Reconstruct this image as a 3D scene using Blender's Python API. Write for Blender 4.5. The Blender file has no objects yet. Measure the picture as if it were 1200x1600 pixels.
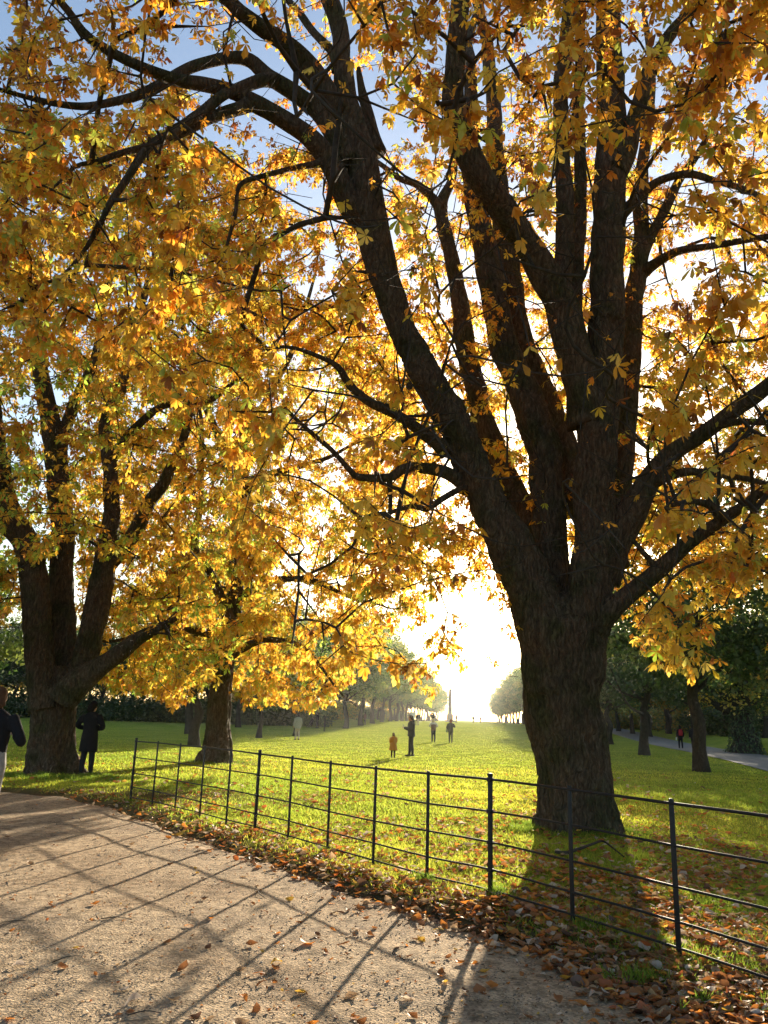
import bpy, bmesh, math, random
import numpy as np
from mathutils import Vector, Matrix, noise

random.seed(7); RNG = np.random.default_rng(7)
sc = bpy.context.scene
COL = sc.collection

# ------------------------------------------------------------------ camera
F_PX, CAM_H, PITCH, ROLL = 1244.0, 1.62, math.radians(14.5), math.radians(1.8)
_c, _s = math.cos(PITCH), math.sin(PITCH)
_F = np.array([0, _c, _s]); _U0 = np.array([0, -_s, _c]); _R0 = np.array([1.0, 0, 0])
_R = math.cos(ROLL) * _R0 + math.sin(ROLL) * _U0
_U = -math.sin(ROLL) * _R0 + math.cos(ROLL) * _U0
EYE = np.array([0, 0, CAM_H])
cam_data = bpy.data.cameras.new('camera')
cam = bpy.data.objects.new('camera', cam_data); COL.objects.link(cam)
cam_data.sensor_fit = 'VERTICAL'; cam_data.sensor_height = 36.0
cam_data.lens = F_PX / 1600.0 * 36.0
cam_data.clip_start = 0.05; cam_data.clip_end = 5000
cam.matrix_world = Matrix(((_R[0], _U[0], -_F[0], 0), (_R[1], _U[1], -_F[1], 0),
                           (_R[2], _U[2], -_F[2], CAM_H), (0, 0, 0, 1)))
sc.camera = cam

# ------------------------------------------------------------------ sky, sun, exposure
SUN_AZ, SUN_EL = math.radians(12.6), math.radians(11.8)
SUN_DIR = np.array([math.sin(SUN_AZ) * math.cos(SUN_EL), math.cos(SUN_AZ) * math.cos(SUN_EL), math.sin(SUN_EL)])
world = bpy.data.worlds.new('World'); sc.world = world; world.use_nodes = True
wn = world.node_tree.nodes; wl = world.node_tree.links
sky = wn.new('ShaderNodeTexSky'); sky.sky_type = 'NISHITA'; sky.sun_disc = False
sky.sun_elevation = SUN_EL; sky.sun_rotation = SUN_AZ
sky.air_density = 1.0; sky.dust_density = 1.2; sky.ozone_density = 1.5; sky.altitude = 20
bg = wn['Background']; bg.inputs['Strength'].default_value = 0.075
wl.new(sky.outputs[0], bg.inputs['Color'])
sun_data = bpy.data.lights.new('sun', 'SUN'); sun_data.energy = 5.0; sun_data.angle = math.radians(0.5)
sun_data.color = (1.0, 0.86, 0.66)
sun = bpy.data.objects.new('sun', sun_data); COL.objects.link(sun)
sun.rotation_euler = Vector((-SUN_DIR[0], -SUN_DIR[1], -SUN_DIR[2])).to_track_quat('-Z', 'Y').to_euler()
vs = sc.view_settings
vs.view_transform = 'Standard'; vs.look = 'None'; vs.gamma = 1.0; vs.exposure = 1.88; vs.use_curve_mapping = False
cy = sc.cycles
cy.use_denoising = True; cy.use_adaptive_sampling = True; cy.adaptive_threshold = 0.02
cy.max_bounces = 6; cy.diffuse_bounces = 3; cy.glossy_bounces = 2; cy.transmission_bounces = 4
cy.volume_bounces = 0; cy.transparent_max_bounces = 4
cy.sample_clamp_indirect = 6.0
cy.caustics_reflective = False; cy.caustics_refractive = False

# ------------------------------------------------------------------ pixels to places (photo is 1200x1600)
def ray(x, y):
    return _F * F_PX + _R * (x - 600.0) - _U * (y - 800.0)
def sstep(a, b, v):
    t = np.clip((np.asarray(v, float) - a) / (b - a), 0, 1); return t * t * (3 - 2 * t)
# the walk on the right: near-left edge of the surface
WALK = np.array([(9.5, 8.0), (12.4, 20.5), (15.7, 33.4), (18.7, 44.8), (21.8, 59.3), (25.9, 82.0), (31.0, 110.0), (38.5, 150.0), (49.0, 205.0)])
WALK_W = 4.7
def walk_x(y):
    return np.interp(y, WALK[:, 1], WALK[:, 0])
def gz(x, y):
    x = np.asarray(x, float); y = np.asarray(y, float)
    z = 1.1 * sstep(62, 150, y)
    z = z + 0.75 * sstep(WALK_W + 0.6, WALK_W + 4.0, x - walk_x(y)) * sstep(25, 50, y) * (1 - sstep(70, 120, y))
    return z
def gnd(px, py):
    d = ray(px, py); z = 0.0; p = None
    for _ in range(30):
        t = (z - CAM_H) / d[2]
        if t < 0: t = 400 / d[1]
        p = d * t; z = 0.5 * z + 0.5 * float(gz(p[0], p[1]))
    return np.array([p[0], p[1], float(gz(p[0], p[1]))])
def at(px, py, Y):
    d = ray(px, py); return EYE + d * (Y / d[1])
def px_of(P):
    q = np.atleast_2d(P) - EYE; w = q @ _F; w = np.where(np.abs(w) < 1e-6, 1e-6, w)
    return np.stack([600 + F_PX * (q @ _R) / w, 800 - F_PX * (q @ _U) / w, w], 1)

# ------------------------------------------------------------------ objects
def tag(o, label=None, cat=None, group=None, kind=None):
    if label: o['label'] = label
    if cat: o['category'] = cat
    if group: o['group'] = group
    if kind: o['kind'] = kind
    return o
def link(name, me, parent=None):
    o = bpy.data.objects.new(name, me); COL.objects.link(o)
    if parent is not None: o.parent = parent
    return o
def empty(name, loc=(0, 0, 0), rz=0.0):
    o = bpy.data.objects.new(name, None); COL.objects.link(o)
    o.empty_display_size = 0.2; o.location = tuple(loc); o.rotation_euler = (0, 0, rz); return o
def copy_tree(o, parent=None):
    c = o.copy(); COL.objects.link(c); c.parent = parent
    for ch in [x for x in o.children]: copy_tree(ch, c)
    return c
def mesh_np(name, V, tris=None, quads=None, mat=None, col=None, smooth=False, col_name='tint'):
    me = bpy.data.meshes.new(name)
    V = np.asarray(V, np.float32).reshape(-1, 3)
    nt = 0 if tris is None else len(tris); nq = 0 if quads is None else len(quads)
    me.vertices.add(len(V)); me.vertices.foreach_set('co', V.ravel())
    loops = []
    if nt: loops.append(np.asarray(tris, np.int32).ravel())
    if nq: loops.append(np.asarray(quads, np.int32).ravel())
    L = np.concatenate(loops); me.loops.add(len(L)); me.loops.foreach_set('vertex_index', L)
    starts = np.concatenate([np.arange(nt) * 3, nt * 3 + np.arange(nq) * 4]).astype(np.int32)
    tot = np.concatenate([np.full(nt, 3), np.full(nq, 4)]).astype(np.int32)
    me.polygons.add(nt + nq); me.polygons.foreach_set('loop_start', starts); me.polygons.foreach_set('loop_total', tot)
    if smooth: me.polygons.foreach_set('use_smooth', np.ones(nt + nq, bool))
    me.update(calc_edges=True)
    if col is not None:
        a = me.color_attributes.new(col_name, 'FLOAT_COLOR', 'POINT')
        c4 = np.ones((len(V), 4), np.float32); c4[:, :3] = col; a.data.foreach_set('color', c4.ravel())
    if mat is not None: me.materials.append(mat)
    return me

class Acc:
    """collects vertices and faces of one mesh"""
    def __init__(s): s.V = []; s.T = []; s.Q = []; s.C = []; s.n = 0
    def add(s, V, T=None, Q=None, C=None):
        V = np.asarray(V, float).reshape(-1, 3)
        if T is not None and len(T): s.T.append(np.asarray(T, np.int64) + s.n)
        if Q is not None and len(Q): s.Q.append(np.asarray(Q, np.int64) + s.n)
        if C is not None: s.C.append(np.broadcast_to(np.asarray(C, float), (len(V), 3)))
        s.V.append(V); s.n += len(V)
    def mesh(s, name, mat=None, smooth=False):
        return mesh_np(name, np.concatenate(s.V), np.concatenate(s.T) if s.T else None,
                       np.concatenate(s.Q) if s.Q else None, mat, np.concatenate(s.C) if s.C else None, smooth)
    def obj(s, name, mat, parent=None, smooth=False):
        return link(name, s.mesh(name, mat, smooth), parent)

def frames(P):
    P = np.asarray(P, float); n = len(P)
    T = np.gradient(P, axis=0); T /= np.maximum(np.linalg.norm(T, axis=1, keepdims=True), 1e-9)
    ref = np.array([0, 0, 1.0]) if abs(T[0][2]) < 0.9 else np.array([1.0, 0, 0])
    A = np.zeros((n, 3)); a = np.cross(T[0], ref); a /= np.linalg.norm(a); A[0] = a
    for i in range(1, n):
        a = a - T[i] * np.dot(a, T[i]); a /= max(np.linalg.norm(a), 1e-9); A[i] = a
    return T, A, np.cross(T, A)
def tube(P, r, k=12, cap=True, fn=None, ell=None):
    """swept tube; r scalar or per point; fn(theta, i, p) -> radius multiplier; ell (n,2) ellipse factors"""
    P = np.asarray(P, float); n = len(P); r = np.broadcast_to(np.asarray(r, float), (n,))
    T, A, B = frames(P)
    th = np.linspace(0, 2 * np.pi, k, endpoint=False)
    R = np.repeat(r[:, None], k, 1)
    if fn is not None: R = R * fn(th, P)
    ea = np.ones(n) if ell is None else np.asarray(ell)[:, 0]; eb = np.ones(n) if ell is None else np.asarray(ell)[:, 1]
    V = P[:, None, :] + A[:, None, :] * (R * np.cos(th) * ea[:, None])[..., None] + B[:, None, :] * (R * np.sin(th) * eb[:, None])[..., None]
    V = V.reshape(-1, 3)
    i = np.arange(n - 1)[:, None]; j = np.arange(k)[None, :]; j2 = (j + 1) % k
    Q = np.stack([i * k + j, i * k + j2, (i + 1) * k + j2, (i + 1) * k + j], -1).reshape(-1, 4)
    T3 = []
    if cap:
        V = np.concatenate([V, P[:1], P[-1:]]); b = n * k
        jj = np.arange(k); T3 = np.concatenate([np.stack([np.full(k, b), (jj + 1) % k, jj], 1),
                                                np.stack([np.full(k, b + 1), (n - 1) * k + jj, (n - 1) * k + (jj + 1) % k], 1)])
    return V, T3, Q
def spline(pts, step):
    """Catmull-Rom resample of rows (x,y,z,...)"""
    P = np.asarray(pts, float)
    if len(P) == 2: P = np.vstack([P[0], P.mean(0), P[1]])
    E = np.vstack([2 * P[0] - P[1], P, 2 * P[-1] - P[-2]]); out = []
    for i in range(1, len(E) - 2):
        p0, p1, p2, p3 = E[i - 1:i + 3]; n = max(2, int(np.linalg.norm((p2 - p1)[:3]) / step))
        t = np.linspace(0, 1, n, endpoint=False)[:, None]
        out.append(0.5 * (2 * p1 + (p2 - p0) * t + (2 * p0 - 5 * p1 + 4 * p2 - p3) * t ** 2 + (3 * p1 - p0 - 3 * p2 + p3) * t ** 3))
    out.append(P[-1:]); return np.concatenate(out)
def box(c, s, rz=0.0, bev=0.0):
    bm = bmesh.new(); bmesh.ops.create_cube(bm, size=1.0)
    bmesh.ops.scale(bm, vec=s, verts=bm.verts)
    if bev: bmesh.ops.bevel(bm, geom=bm.edges[:], offset=bev, segments=2, affect='EDGES', profile=0.5)
    bmesh.ops.rotate(bm, cent=(0, 0, 0), matrix=Matrix.Rotation(rz, 3, 'Z'), verts=bm.verts)
    bmesh.ops.translate(bm, vec=c, verts=bm.verts)
    bmesh.ops.triangulate(bm, faces=bm.faces)
    bm.verts.ensure_lookup_table(); bm.verts.index_update()
    V = np.array([v.co[:] for v in bm.verts]); T = np.array([[v.index for v in f.verts] for f in bm.faces]); bm.free()
    return V, T, None
def remeshed(name, acc, voxel, mat=None, smooth_it=4):
    me0 = acc.mesh('tmp'); o = link('tmp', me0)
    m = o.modifiers.new('r', 'REMESH'); m.mode = 'VOXEL'; m.voxel_size = voxel; m.use_smooth_shade = True
    if smooth_it:
        s = o.modifiers.new('s', 'SMOOTH'); s.factor = 0.5; s.iterations = smooth_it
    dg = bpy.context.evaluated_depsgraph_get(); dg.update()
    me = bpy.data.meshes.new_from_object(o.evaluated_get(dg)); me.name = name
    bpy.data.objects.remove(o); bpy.data.meshes.remove(me0)
    me.materials.clear()
    if mat: me.materials.append(mat)
    return me
def displace(me, fn):
    n = len(me.vertices); co = np.empty(n * 3, np.float32); no = np.empty(n * 3, np.float32)
    me.vertices.foreach_get('co', co); me.vertex_normals.foreach_get('vector', no)
    co = co.reshape(-1, 3).astype(float); no = no.reshape(-1, 3)
    d = np.array([fn(p) for p in co])
    me.vertices.foreach_set('co', (co + no * d[:, None]).astype(np.float32).ravel()); me.update()

# ------------------------------------------------------------------ materials
def new_mat(name):
    m = bpy.data.materials.new(name); m.use_nodes = True; nt = m.node_tree
    for n in list(nt.nodes): nt.nodes.remove(n)
    out = nt.nodes.new('ShaderNodeOutputMaterial'); return m, nt, out
def N(nt, kind, **kw):
    n = nt.nodes.new(kind)
    for k, v in kw.items():
        if k.startswith('i_'): n.inputs[k[2:].replace('_', ' ')].default_value = v
        else: setattr(n, k, v)
    return n
def ramp(nt, stops):
    r = nt.nodes.new('ShaderNodeValToRGB'); el = r.color_ramp.elements
    while len(el) < len(stops): el.new(0.5)
    for e, (p, c) in zip(el, stops): e.position = p; e.color = (*c, 1)
    return r
def leaf_mat(name, trans=0.6, gain_t=1.0, rough=0.5, gloss=0.05, var=0.25):
    """thin leaf: colour from the leaf's own tint; light passes through"""
    m, nt, out = new_mat(name); L = nt.links.new
    at_ = N(nt, 'ShaderNodeAttribute', attribute_name='tint')
    tc = N(nt, 'ShaderNodeTexCoord'); nz = N(nt, 'ShaderNodeTexNoise', i_Scale=9.0, i_Detail=3.0)
    L(tc.outputs['Object'], nz.inputs['Vector'])
    mp = N(nt, 'ShaderNodeMapRange'); mp.inputs['To Min'].default_value = 1 - var; mp.inputs['To Max'].default_value = 1 + var
    L(nz.outputs['Fac'], mp.inputs['Value'])
    mx = N(nt, 'ShaderNodeMix', data_type='RGBA', blend_type='MULTIPLY'); mx.inputs['Factor'].default_value = 1
    L(at_.outputs['Color'], mx.inputs['A']); L(mp.outputs[0], mx.inputs['B'])
    d = N(nt, 'ShaderNodeBsdfDiffuse'); t = N(nt, 'ShaderNodeBsdfTranslucent'); g = N(nt, 'ShaderNodeBsdfGlossy'); g.inputs['Roughness'].default_value = rough
    L(mx.outputs['Result'], d.inputs['Color'])
    gm = N(nt, 'ShaderNodeMix', data_type='RGBA', blend_type='MULTIPLY'); gm.inputs['Factor'].default_value = 1; gm.inputs['B'].default_value = (gain_t, gain_t, gain_t, 1)
    L(mx.outputs['Result'], gm.inputs['A']); L(gm.outputs['Result'], t.inputs['Color'])
    a = N(nt, 'ShaderNodeMixShader'); a.inputs[0].default_value = trans
    L(d.outputs[0], a.inputs[1]); L(t.outputs[0], a.inputs[2])
    b = N(nt, 'ShaderNodeMixShader'); b.inputs[0].default_value = gloss
    L(a.outputs[0], b.inputs[1]); L(g.outputs[0], b.inputs[2]); L(b.outputs[0], out.inputs['Surface'])
    return m
def surf_mat(name, stops, scale=6.0, rough=0.85, bump=0.3, bscale=30.0, stretch=(1, 1, 1), metallic=0.0, spec=0.3, detail=6.0, bdist=0.02):
    m, nt, out = new_mat(name); L = nt.links.new
    tc = N(nt, 'ShaderNodeTexCoord'); mp = N(nt, 'ShaderNodeMapping'); mp.inputs['Scale'].default_value = stretch
    L(tc.outputs['Object'], mp.inputs['Vector'])
    nz = N(nt, 'ShaderNodeTexNoise', i_Scale=scale, i_Detail=detail, i_Roughness=0.6); L(mp.outputs[0], nz.inputs['Vector'])
    r = ramp(nt, stops); L(nz.outputs['Fac'], r.inputs[0])
    p = N(nt, 'ShaderNodeBsdfPrincipled'); p.inputs['Roughness'].default_value = rough; p.inputs['Metallic'].default_value = metallic
    p.inputs['Specular IOR Level'].default_value = spec
    L(r.outputs[0], p.inputs['Base Color'])
    if bump:
        n2 = N(nt, 'ShaderNodeTexNoise', i_Scale=bscale, i_Detail=5.0, i_Roughness=0.65); L(mp.outputs[0], n2.inputs['Vector'])
        b = N(nt, 'ShaderNodeBump'); b.inputs['Strength'].default_value = bump; b.inputs['Distance'].default_value = bdist
        L(n2.outputs['Fac'], b.inputs['Height']); L(b.outputs[0], p.inputs['Normal'])
    L(p.outputs[0], out.inputs['Surface']); return m
def bark_mat(name, dark, mid, light, green=0.0):
    m, nt, out = new_mat(name); L = nt.links.new
    tc = N(nt, 'ShaderNodeTexCoord')
    wv = N(nt, 'ShaderNodeTexNoise', i_Scale=2.5, i_Detail=3.0); L(tc.outputs['Object'], wv.inputs['Vector'])
    ad = N(nt, 'ShaderNodeMix', data_type='RGBA', blend_type='ADD'); ad.inputs['Factor'].default_value = 0.25
    L(tc.outputs['Object'], ad.inputs['A']); L(wv.outputs['Color'], ad.inputs['B'])
    mp = N(nt, 'ShaderNodeMapping'); mp.inputs['Scale'].default_value = (1, 1, 0.22); L(ad.outputs['Result'], mp.inputs['Vector'])
    vo = N(nt, 'ShaderNodeTexVoronoi', feature='DISTANCE_TO_EDGE', i_Scale=11.0); L(mp.outputs[0], vo.inputs['Vector'])
    nz = N(nt, 'ShaderNodeTexNoise', i_Scale=22.0, i_Detail=7.0, i_Roughness=0.7); L(mp.outputs[0], nz.inputs['Vector'])
    big = N(nt, 'ShaderNodeTexNoise', i_Scale=1.7, i_Detail=4.0); L(tc.outputs['Object'], big.inputs['Vector'])
    r = ramp(nt, [(0.25, dark), (0.5, mid), (0.78, light)]); L(nz.outputs['Fac'], r.inputs[0])
    gr = ramp(nt, [(0.38, (1.02, 0.90, 0.78)), (0.5, (0.90, 0.92, 0.85)), (0.62, (0.55, 0.70, 0.42))]); L(big.outputs['Fac'], gr.inputs[0])
    mx = N(nt, 'ShaderNodeMix', data_type='RGBA', blend_type='MULTIPLY'); mx.inputs['Factor'].default_value = green
    L(r.outputs[0], mx.inputs['A']); L(gr.outputs[0], mx.inputs['B'])
    p = N(nt, 'ShaderNodeBsdfPrincipled'); p.inputs['Roughness'].default_value = 0.95; p.inputs['Specular IOR Level'].default_value = 0.15
    L(mx.outputs['Result'], p.inputs['Base Color'])
    cr = ramp(nt, [(0.0, (0, 0, 0)), (0.12, (1, 1, 1))]); L(vo.outputs['Distance'], cr.inputs[0])
    hs = N(nt, 'ShaderNodeMath', operation='MULTIPLY_ADD'); hs.inputs[1].default_value = 0.5; L(cr.outputs[0], hs.inputs[0]); L(nz.outputs['Fac'], hs.inputs[2])
    b = N(nt, 'ShaderNodeBump'); b.inputs['Strength'].default_value = 1.0; b.inputs['Distance'].default_value = 0.05
    L(hs.outputs[0], b.inputs['Height']); L(b.outputs[0], p.inputs['Normal'])
    L(p.outputs[0], out.inputs['Surface']); return m
def plain(name, c, rough=0.8, metallic=0.0, spec=0.3, var=0.25, bump=0.15, scale=40):
    lo = tuple(v * (1 - var) for v in c); hi = tuple(min(1, v * (1 + var)) for v in c)
    return surf_mat(name, [(0.3, lo), (0.7, hi)], scale=scale, rough=rough, metallic=metallic, spec=spec, bump=bump, bscale=scale * 4, bdist=0.004)

M_BARK = bark_mat('chestnut_bark', (0.022, 0.016, 0.012), (0.085, 0.063, 0.046), (0.21, 0.165, 0.125), 0.9)
M_BARK2 = bark_mat('avenue_bark', (0.022, 0.018, 0.014), (0.06, 0.050, 0.040), (0.11, 0.095, 0.075), 0.5)
M_TWIG = surf_mat('twig_bark', [(0.3, (0.02, 0.015, 0.011)), (0.7, (0.055, 0.043, 0.032))], scale=12, bump=0)
M_LEAF = leaf_mat('chestnut_leaf', 0.66, 1.05, gloss=0.03)
M_GREENLEAF = leaf_mat('green_leaf', 0.5, 1.0)
M_LITTER = leaf_mat('fallen_leaf_skin', 0.42, 1.0, gloss=0.05)
M_GRASS = leaf_mat('grass_blade', 0.6, 1.0, gloss=0.006, rough=0.6)
M_IRON = surf_mat('black_fence_paint', [(0.3, (0.006, 0.006, 0.007)), (0.8, (0.018, 0.017, 0.016))], scale=20, rough=0.5, bump=0.25, bscale=60, spec=0.3, bdist=0.003)
M_STONE = surf_mat('obelisk_granite', [(0.3, (0.20, 0.15, 0.13)), (0.7, (0.30, 0.24, 0.21))], scale=3)
#--SPLIT--

# ================================================================== THE SETTING
EDGE = np.array([(-60, 30), (-30, 22), (-14, 18.2), (-9.5, 17.0), (-7.27, 16.36), (-5.86, 15.9), (-4.34, 14.2), (-2.41, 11.31), (-1.16, 9.62),
                 (-0.13, 8.12), (0.64, 7.25), (1.08, 6.71), (1.39, 5.95), (1.67, 5.47), (1.9, 4.9), (2.5, 2.5), (3.2, -1), (4.5, -12)], float)
def edge_y(x):
    x = np.asarray(x, float)
    return np.interp(x, EDGE[:, 0], EDGE[:, 1]) + 0.07 * np.sin(x * 5.1) + 0.05 * np.sin(x * 11.3 + 1)
def behind(x, y):
    """rough distance behind the edge of the near path (negative: on the path)"""
    x = np.asarray(x, float); y = np.asarray(y, float)
    k = (edge_y(x + 0.3) - edge_y(x - 0.3)) / 0.6
    return (y - edge_y(x)) / np.sqrt(1 + k * k)
BIG = gnd(908, 1303)[:2] + np.array([0.08, 0.55]); LEFT = gnd(80, 1211)[:2] + np.array([0, 0.55]); MID = gnd(336, 1192)[:2] + np.array([0, 0.45])
def soil(x, y):
    b = behind(x, y)
    s = np.exp(-(np.maximum(b, 0) / 0.75) ** 2)
    s = np.maximum(s, 0.95 * np.exp(-((x + 4.2) ** 2 / 4.5 + (y - 16.6) ** 2 / 2.2)))
    s = np.maximum(s, 0.9 * np.exp(-((x - MID[0]) ** 2 + (y - MID[1]) ** 2) / 2.2))
    s = np.maximum(s, 0.6 * np.exp(-((x - BIG[0]) ** 2 + (y - BIG[1]) ** 2) / 1.2))
    s = np.maximum(s, 0.6 * np.exp(-((x - LEFT[0]) ** 2 + (y - LEFT[1]) ** 2) / 3.0))
    return np.clip(s, 0, 1)
def nz3(x, y, z=0.0): return noise.noise((x, y, z))

def grid_mesh(name, xs, ys, zf, mat, colf=None):
    X, Y = np.meshgrid(xs, ys); Z = zf(X, Y); V = np.stack([X, Y, Z], -1).reshape(-1, 3)
    nx, ny = len(xs), len(ys); i = np.arange(ny - 1)[:, None]; j = np.arange(nx - 1)[None]
    Q = np.stack([i * nx + j, i * nx + j + 1, (i + 1) * nx + j + 1, (i + 1) * nx + j], -1).reshape(-1, 4)
    return mesh_np(name, V, None, Q, mat, None if colf is None else colf(V[:, 0], V[:, 1]), True)

# lawn: one sheet to the horizon
def lawn_material():
    m, nt, out = new_mat('lawn'); L = nt.links.new
    tc = N(nt, 'ShaderNodeTexCoord')
    n1 = N(nt, 'ShaderNodeTexNoise', i_Scale=0.35, i_Detail=5.0); n2 = N(nt, 'ShaderNodeTexNoise', i_Scale=14.0, i_Detail=8.0, i_Roughness=0.75)
    L(tc.outputs['Object'], n1.inputs['Vector']); L(tc.outputs['Object'], n2.inputs['Vector'])
    r1 = ramp(nt, [(0.35, (0.21, 0.25, 0.038)), (0.55, (0.28, 0.31, 0.050)), (0.7, (0.32, 0.315, 0.065))]); L(n1.outputs['Fac'], r1.inputs[0])
    r2 = ramp(nt, [(0.3, (0.45, 0.5, 0.4)), (0.7, (1.35, 1.3, 1.2))]); L(n2.outputs['Fac'], r2.inputs[0])
    mx = N(nt, 'ShaderNodeMix', data_type='RGBA', blend_type='MULTIPLY'); mx.inputs['Factor'].default_value = 1
    L(r1.outputs[0], mx.inputs['A']); L(r2.outputs[0], mx.inputs['B'])
    so = ramp(nt, [(0.3, (0.045, 0.030, 0.018)), (0.7, (0.13, 0.09, 0.055))]); L(n2.outputs['Fac'], so.inputs[0])
    at_ = N(nt, 'ShaderNodeAttribute', attribute_name='tint')
    ms = N(nt, 'ShaderNodeMix', data_type='RGBA'); L(at_.outputs['Fac'], ms.inputs['Factor']); L(mx.outputs['Result'], ms.inputs['A']); L(so.outputs[0], ms.inputs['B'])
    p = N(nt, 'ShaderNodeBsdfPrincipled'); p.inputs['Roughness'].default_value = 1.0; p.inputs['Specular IOR Level'].default_value = 0.0
    p.inputs['Sheen Weight'].default_value = 0.04; p.inputs['Sheen Roughness'].default_value = 0.5; p.inputs['Sheen Tint'].default_value = (0.75, 0.9, 0.25, 1)
    L(ms.outputs['Result'], p.inputs['Base Color'])
    b = N(nt, 'ShaderNodeBump'); b.inputs['Strength'].default_value = 0.8; b.inputs['Distance'].default_value = 0.05; L(n2.outputs['Fac'], b.inputs['Height']); L(b.outputs[0], p.inputs['Normal'])
    L(p.outputs[0], out.inputs['Surface']); return m
def axis(lims):
    out = [np.arange(a, b, s) for a, b, s in lims]; return np.concatenate(out + [[lims[-1][1]]])
lx = axis([(-1400, -300, 140), (-300, -60, 12), (-60, -14, 1.5), (-14, 14, 0.28), (14, 70, 1.4), (70, 300, 12), (300, 1400, 140)])
ly = axis([(-60, 2, 6), (2, 24, 0.28), (24, 70, 1.2), (70, 180, 3.5), (180, 420, 12), (420, 2200, 180)])
def lawn_z(X, Y):
    Z = gz(X, Y)
    b = behind(X, Y)
    Z = Z - 0.035 * (b < 0)
    Z = Z + 0.05 * np.exp(-((b - 0.55) / 0.45) ** 2) * (np.abs(X) < 12) * (Y < 25)
    near = np.abs(X) + Y < 60
    Z = Z + near * 0.02 * (np.sin(X * 2.3 + 0.7 * Y) * np.sin(Y * 1.9 - 0.4 * X))
    return Z
lawn = link('lawn', grid_mesh('lawn', lx, ly, lawn_z, lawn_material(), lambda x, y: np.repeat(soil(x, y)[:, None], 3, 1)))
tag(lawn, kind='structure')

# near path: worn tarmac dressed with grit
def path_material():
    m, nt, out = new_mat('gritty_path'); L = nt.links.new
    tc = N(nt, 'ShaderNodeTexCoord')
    n1 = N(nt, 'ShaderNodeTexNoise', i_Scale=0.55, i_Detail=4.0, i_Roughness=0.55); n2 = N(nt, 'ShaderNodeTexVoronoi', i_Scale=58.0); n3 = N(nt, 'ShaderNodeTexNoise', i_Scale=120.0, i_Detail=4.0)
    n4 = N(nt, 'ShaderNodeTexNoise', i_Scale=9.0, i_Detail=6.0)
    for n in (n1, n2, n3, n4): L(tc.outputs['Object'], n.inputs['Vector'])
    r1 = ramp(nt, [(0.36, (0.28, 0.205, 0.130)), (0.5, (0.42, 0.325, 0.215)), (0.64, (0.27, 0.210, 0.145))]); L(n1.outputs['Fac'], r1.inputs[0])
    r2 = ramp(nt, [(0.0, (0.55, 0.53, 0.50)), (0.5, (0.97, 0.97, 0.97)), (1.0, (1.4, 1.34, 1.24))]); L(n2.outputs['Color'], r2.inputs[0])
    r4 = ramp(nt, [(0.3, (0.55, 0.53, 0.50)), (0.6, (1.12, 1.1, 1.08))]); L(n4.outputs['Fac'], r4.inputs[0])
    a = N(nt, 'ShaderNodeMix', data_type='RGBA', blend_type='MULTIPLY'); a.inputs['Factor'].default_value = 1; L(r1.outputs[0], a.inputs['A']); L(r2.outputs[0], a.inputs['B'])
    c = N(nt, 'ShaderNodeMix', data_type='RGBA', blend_type='MULTIPLY'); c.inputs['Factor'].default_value = 1; L(a.outputs['Result'], c.inputs['A']); L(r4.outputs[0], c.inputs['B'])
    p = N(nt, 'ShaderNodeBsdfPrincipled'); p.inputs['Roughness'].default_value = 1.0; p.inputs['Specular IOR Level'].default_value = 0.04
    L(c.outputs['Result'], p.inputs['Base Color'])
    h = N(nt, 'ShaderNodeMath', operation='ADD'); L(n2.outputs['Distance'], h.inputs[0]); L(n3.outputs['Fac'], h.inputs[1])
    b = N(nt, 'ShaderNodeBump'); b.inputs['Strength'].default_value = 0.8; b.inputs['Distance'].default_value = 0.007; L(h.outputs[0], b.inputs['Height']); L(b.outputs[0], p.inputs['Normal'])
    L(p.outputs[0], out.inputs['Surface']); return m
M_PATH = path_material()
pxs = np.concatenate([np.arange(-55, -9, 1.0), np.arange(-9, 4.3, 0.09)])
tt = np.concatenate([np.linspace(0, 12, 150) , [16, 22, 30]])
V = []
for t in tt:
    V.append(np.stack([pxs, edge_y(pxs) - t, np.full(len(pxs), 0.0)], 1))
V = np.concatenate(V)
V[:, 2] = 0.006 + np.array([0.014 * nz3(p[0] * 0.9, p[1] * 0.9) + 0.006 * nz3(p[0] * 4, p[1] * 4, 3) for p in V])
V[:len(pxs), 2] = -0.03
nx = len(pxs); i = np.arange(len(tt) - 1)[:, None]; j = np.arange(nx - 1)[None]
Q = np.stack([i * nx + j, (i + 1) * nx + j, (i + 1) * nx + j + 1, i * nx + j + 1], -1).reshape(-1, 4)
tag(link('path', mesh_np('path', V, None, Q, M_PATH, None, True)), kind='structure')

# walk under the trees on the right
M_WALK = surf_mat('walk_tarmac', [(0.3, (0.15, 0.135, 0.12)), (0.7, (0.23, 0.21, 0.185))], scale=3, bump=0.3, bscale=60)
wy = np.arange(8, 205, 1.5); wc = np.linspace(0, WALK_W, 6)
V = np.array([(walk_x(y) + c, y, float(gz(walk_x(y) + c, y)) + 0.03 + 0.02 * math.sin(c / WALK_W * math.pi)) for y in wy for c in wc])
nx = len(wc); i = np.arange(len(wy) - 1)[:, None]; j = np.arange(nx - 1)[None]
Q = np.stack([i * nx + j, i * nx + j + 1, (i + 1) * nx + j + 1, (i + 1) * nx + j], -1).reshape(-1, 4)
tag(link('walkway', mesh_np('walkway', V, None, Q, M_WALK, None, True)), kind='structure')

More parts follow.
